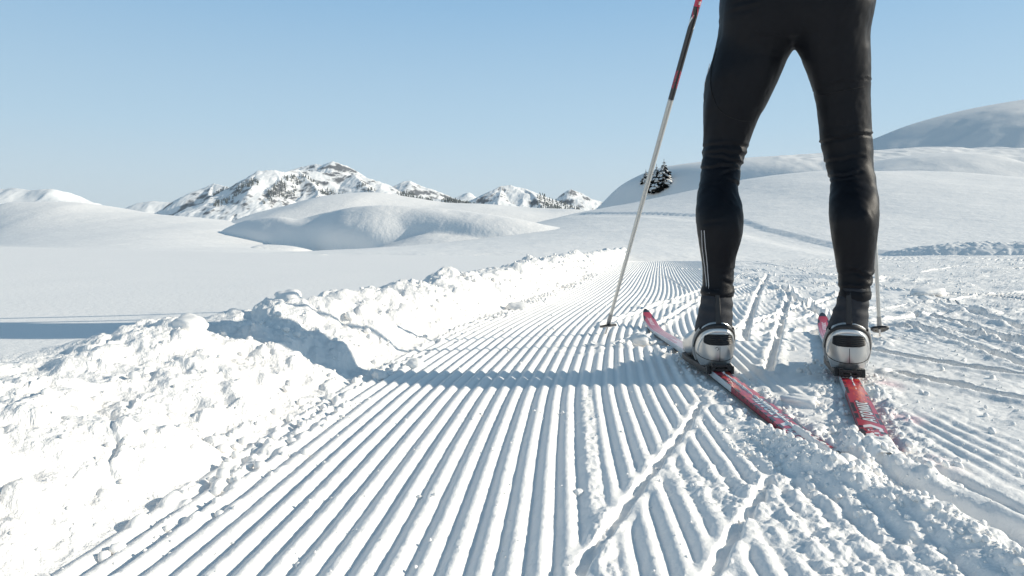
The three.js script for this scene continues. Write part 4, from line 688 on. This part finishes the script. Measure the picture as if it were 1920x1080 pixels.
{ // crumbs too many to count
  const base = [1, 2, 3, 4].map(k => clodGeo(20 + k, 1, 1)), N = 5200, m = [0, 1, 2, 3].map(k => new THREE.InstancedMesh(base[k], K.crumb, N)), cnt = [0, 0, 0, 0], M4 = new THREE.Matrix4(), q = new THREE.Quaternion(), e = new THREE.Euler();
  const put = (x, z, r) => { const k = Math.floor(rnd() * 4); if (cnt[k] >= N) return; M4.compose(V(x, groundAt(x, z) + r * .35, z), q.setFromEuler(e.set(rnd() * 6, rnd() * 6, rnd() * 6)), new THREE.Vector3(r, r * .9, r)); m[k].setMatrixAt(cnt[k]++, M4); };
  for (let i = 0; i < 1500; i++) { const z = .6 + 7 * Math.pow(rnd(), 1.6), u = .09 * (rnd() + rnd() * rnd()) - .03; if (noise(z * 6, 2, 701) + .35 < rnd() * .9) continue; put(edgeX(z) + u, z, (.002 + .007 * Math.pow(rnd(), 3)) * (1 + .12 * z)); }
  for (let i = 0; i < 700; i++) { const z = .6 + 9 * Math.pow(rnd(), 1.4), u = -.02 - .34 * rnd(); put(edgeX(z) + u, z, (.0025 + .007 * Math.pow(rnd(), 4)) * (1 + .15 * z)); }
  for (let i = 0; i < 3800; i++) { const z = .75 + 10 * Math.pow(rnd(), 1.7), u = .65 + (2.6 + z * .9) * rnd(), x = edgeX(z) + u; if (corduroyMask(u, z, x) > .6 && rnd() > .12) continue; put(x, z, (.0015 + .006 * Math.pow(rnd(), 4)) * (1 + .15 * z)); }
  for (let i = 0; i < 700; i++) { const t = rnd() * 5.99, k = Math.floor(t), f = t - k, x = lerp(berm[k][0], berm[k + 1][0], f) + (rnd() + rnd() - 1) * .1, z = lerp(berm[k][1], berm[k + 1][1], f) + (rnd() + rnd() - 1) * .1; if (z < .5) continue; put(x, z, .0012 + .0045 * Math.pow(rnd(), 3)); }
  for (let i = 0; i < 420; i++) { const z = .75 + 3.2 * Math.pow(rnd(), 1.5), u = .9 * rnd(); put(edgeX(z) + u, z, (.0009 + .0028 * Math.pow(rnd(), 4)) * (1 + .2 * z)); }
  for (let i = 0; i < 700; i++) { const s = rnd() < .5 ? SKI.left : SKI.right, a = rnd() * 1.2 - .1, b = (rnd() < .5 ? -1 : 1) * (.03 + .08 * rnd() * rnd()); put(s.tail[0] + s.fx * a + s.fz * b, s.tail[1] + s.fz * a - s.fx * b, .0015 + .006 * Math.pow(rnd(), 3)); }
  for (let k = 0; k < 4; k++) { m[k].count = cnt[k]; m[k].name = numbered('snow_crumbs'); m[k].castShadow = m[k].receiveShadow = true; scene.add(m[k]); tag(m[k], 'loose crumbs of snow strewn over the trail and bank', null, null, 'stuff'); }
}

// ------------------------------------------------------------------ snow-laden conifers on the hill
{
  const bark = new THREE.MeshStandardMaterial({ color: rgb(.06, .05, .04), roughness: .9 }), needle = new THREE.MeshStandardMaterial({ color: rgb(.15, .16, .155), roughness: .9, side: THREE.DoubleSide });
  const L = globalThis.hillL;
  const tree = (px, py, h, s, label) => {
    const [x, z] = hitSurface(px, py, L, 92, 170), root = group('conifer_tree'); tag(root, label, 'conifer', 'conifers on the hillside'); root.position.copy(V(x, L(x, z) - .2, z));
    const tg = new THREE.CylinderGeometry(.03, .16 * h / 6, h, 7); tg.translate(0, h / 2, 0); mesh('trunk', tg, bark, root);
    const nd = [], sw = []; const r = (a, b) => hsh(a, b, s);
    for (let k = 0; k < 15; k++) { const y = h * (.1 + .86 * k / 15) * .98, R = h * .44 * (1 - k / 16.5) * (.8 + .4 * r(k, 1)), n = 8 - Math.floor(k / 3); for (let i = 0; i < n; i++) { if (r(k, i + 40) < .12) continue; const a = i / n * 6.283 + r(k, i), len = R * (.75 + .45 * r(k, i + 9)); const c = new THREE.ConeGeometry(len * .3, len, 5); c.translate(0, -len / 2, 0); c.rotateZ(Math.PI / 2); c.scale(1, .35, 1); c.rotateX((r(k, i + 5) - .5) * .4); c.rotateZ(-.35 - .25 * r(k, i + 3)); c.scale(-1, 1, 1); const dx = c.attributes.position; c.rotateY(a); c.translate(0, y, 0); nd.push(c); if (r(k, i + 20) < .85) { const g = new THREE.SphereGeometry(len * .24, 6, 5); g.scale(1.7, .42, .8); g.translate(len * (.45 + .25 * r(k, i + 11)), 0, 0); g.rotateZ(-.38); g.rotateY(a); g.translate(0, y + len * .07, 0); sw.push(g); } } }
    mesh('crown', mergeGeometries(nd), needle, root); tag(mesh('snow_load', mergeGeometries(sw), K.crumb, root), null, null, null, 'stuff');
  };
  tree(1211, 340, 2.7, 1, 'small dark snow-dusted conifer, leftmost of the clump and partly behind the pole');
  tree(1231, 352, 5.0, 2, 'snow-laden conifer in the middle of the clump on the hillside');
  tree(1245, 344, 5.2, 3, 'tallest snow-laden conifer, rightmost of the clump on the hillside');
  tree(1226, 357, 3.5, 4, 'low conifer at the front foot of the clump on the hillside');
}
delete globalThis.hillL;
renderer.render(scene, camera);
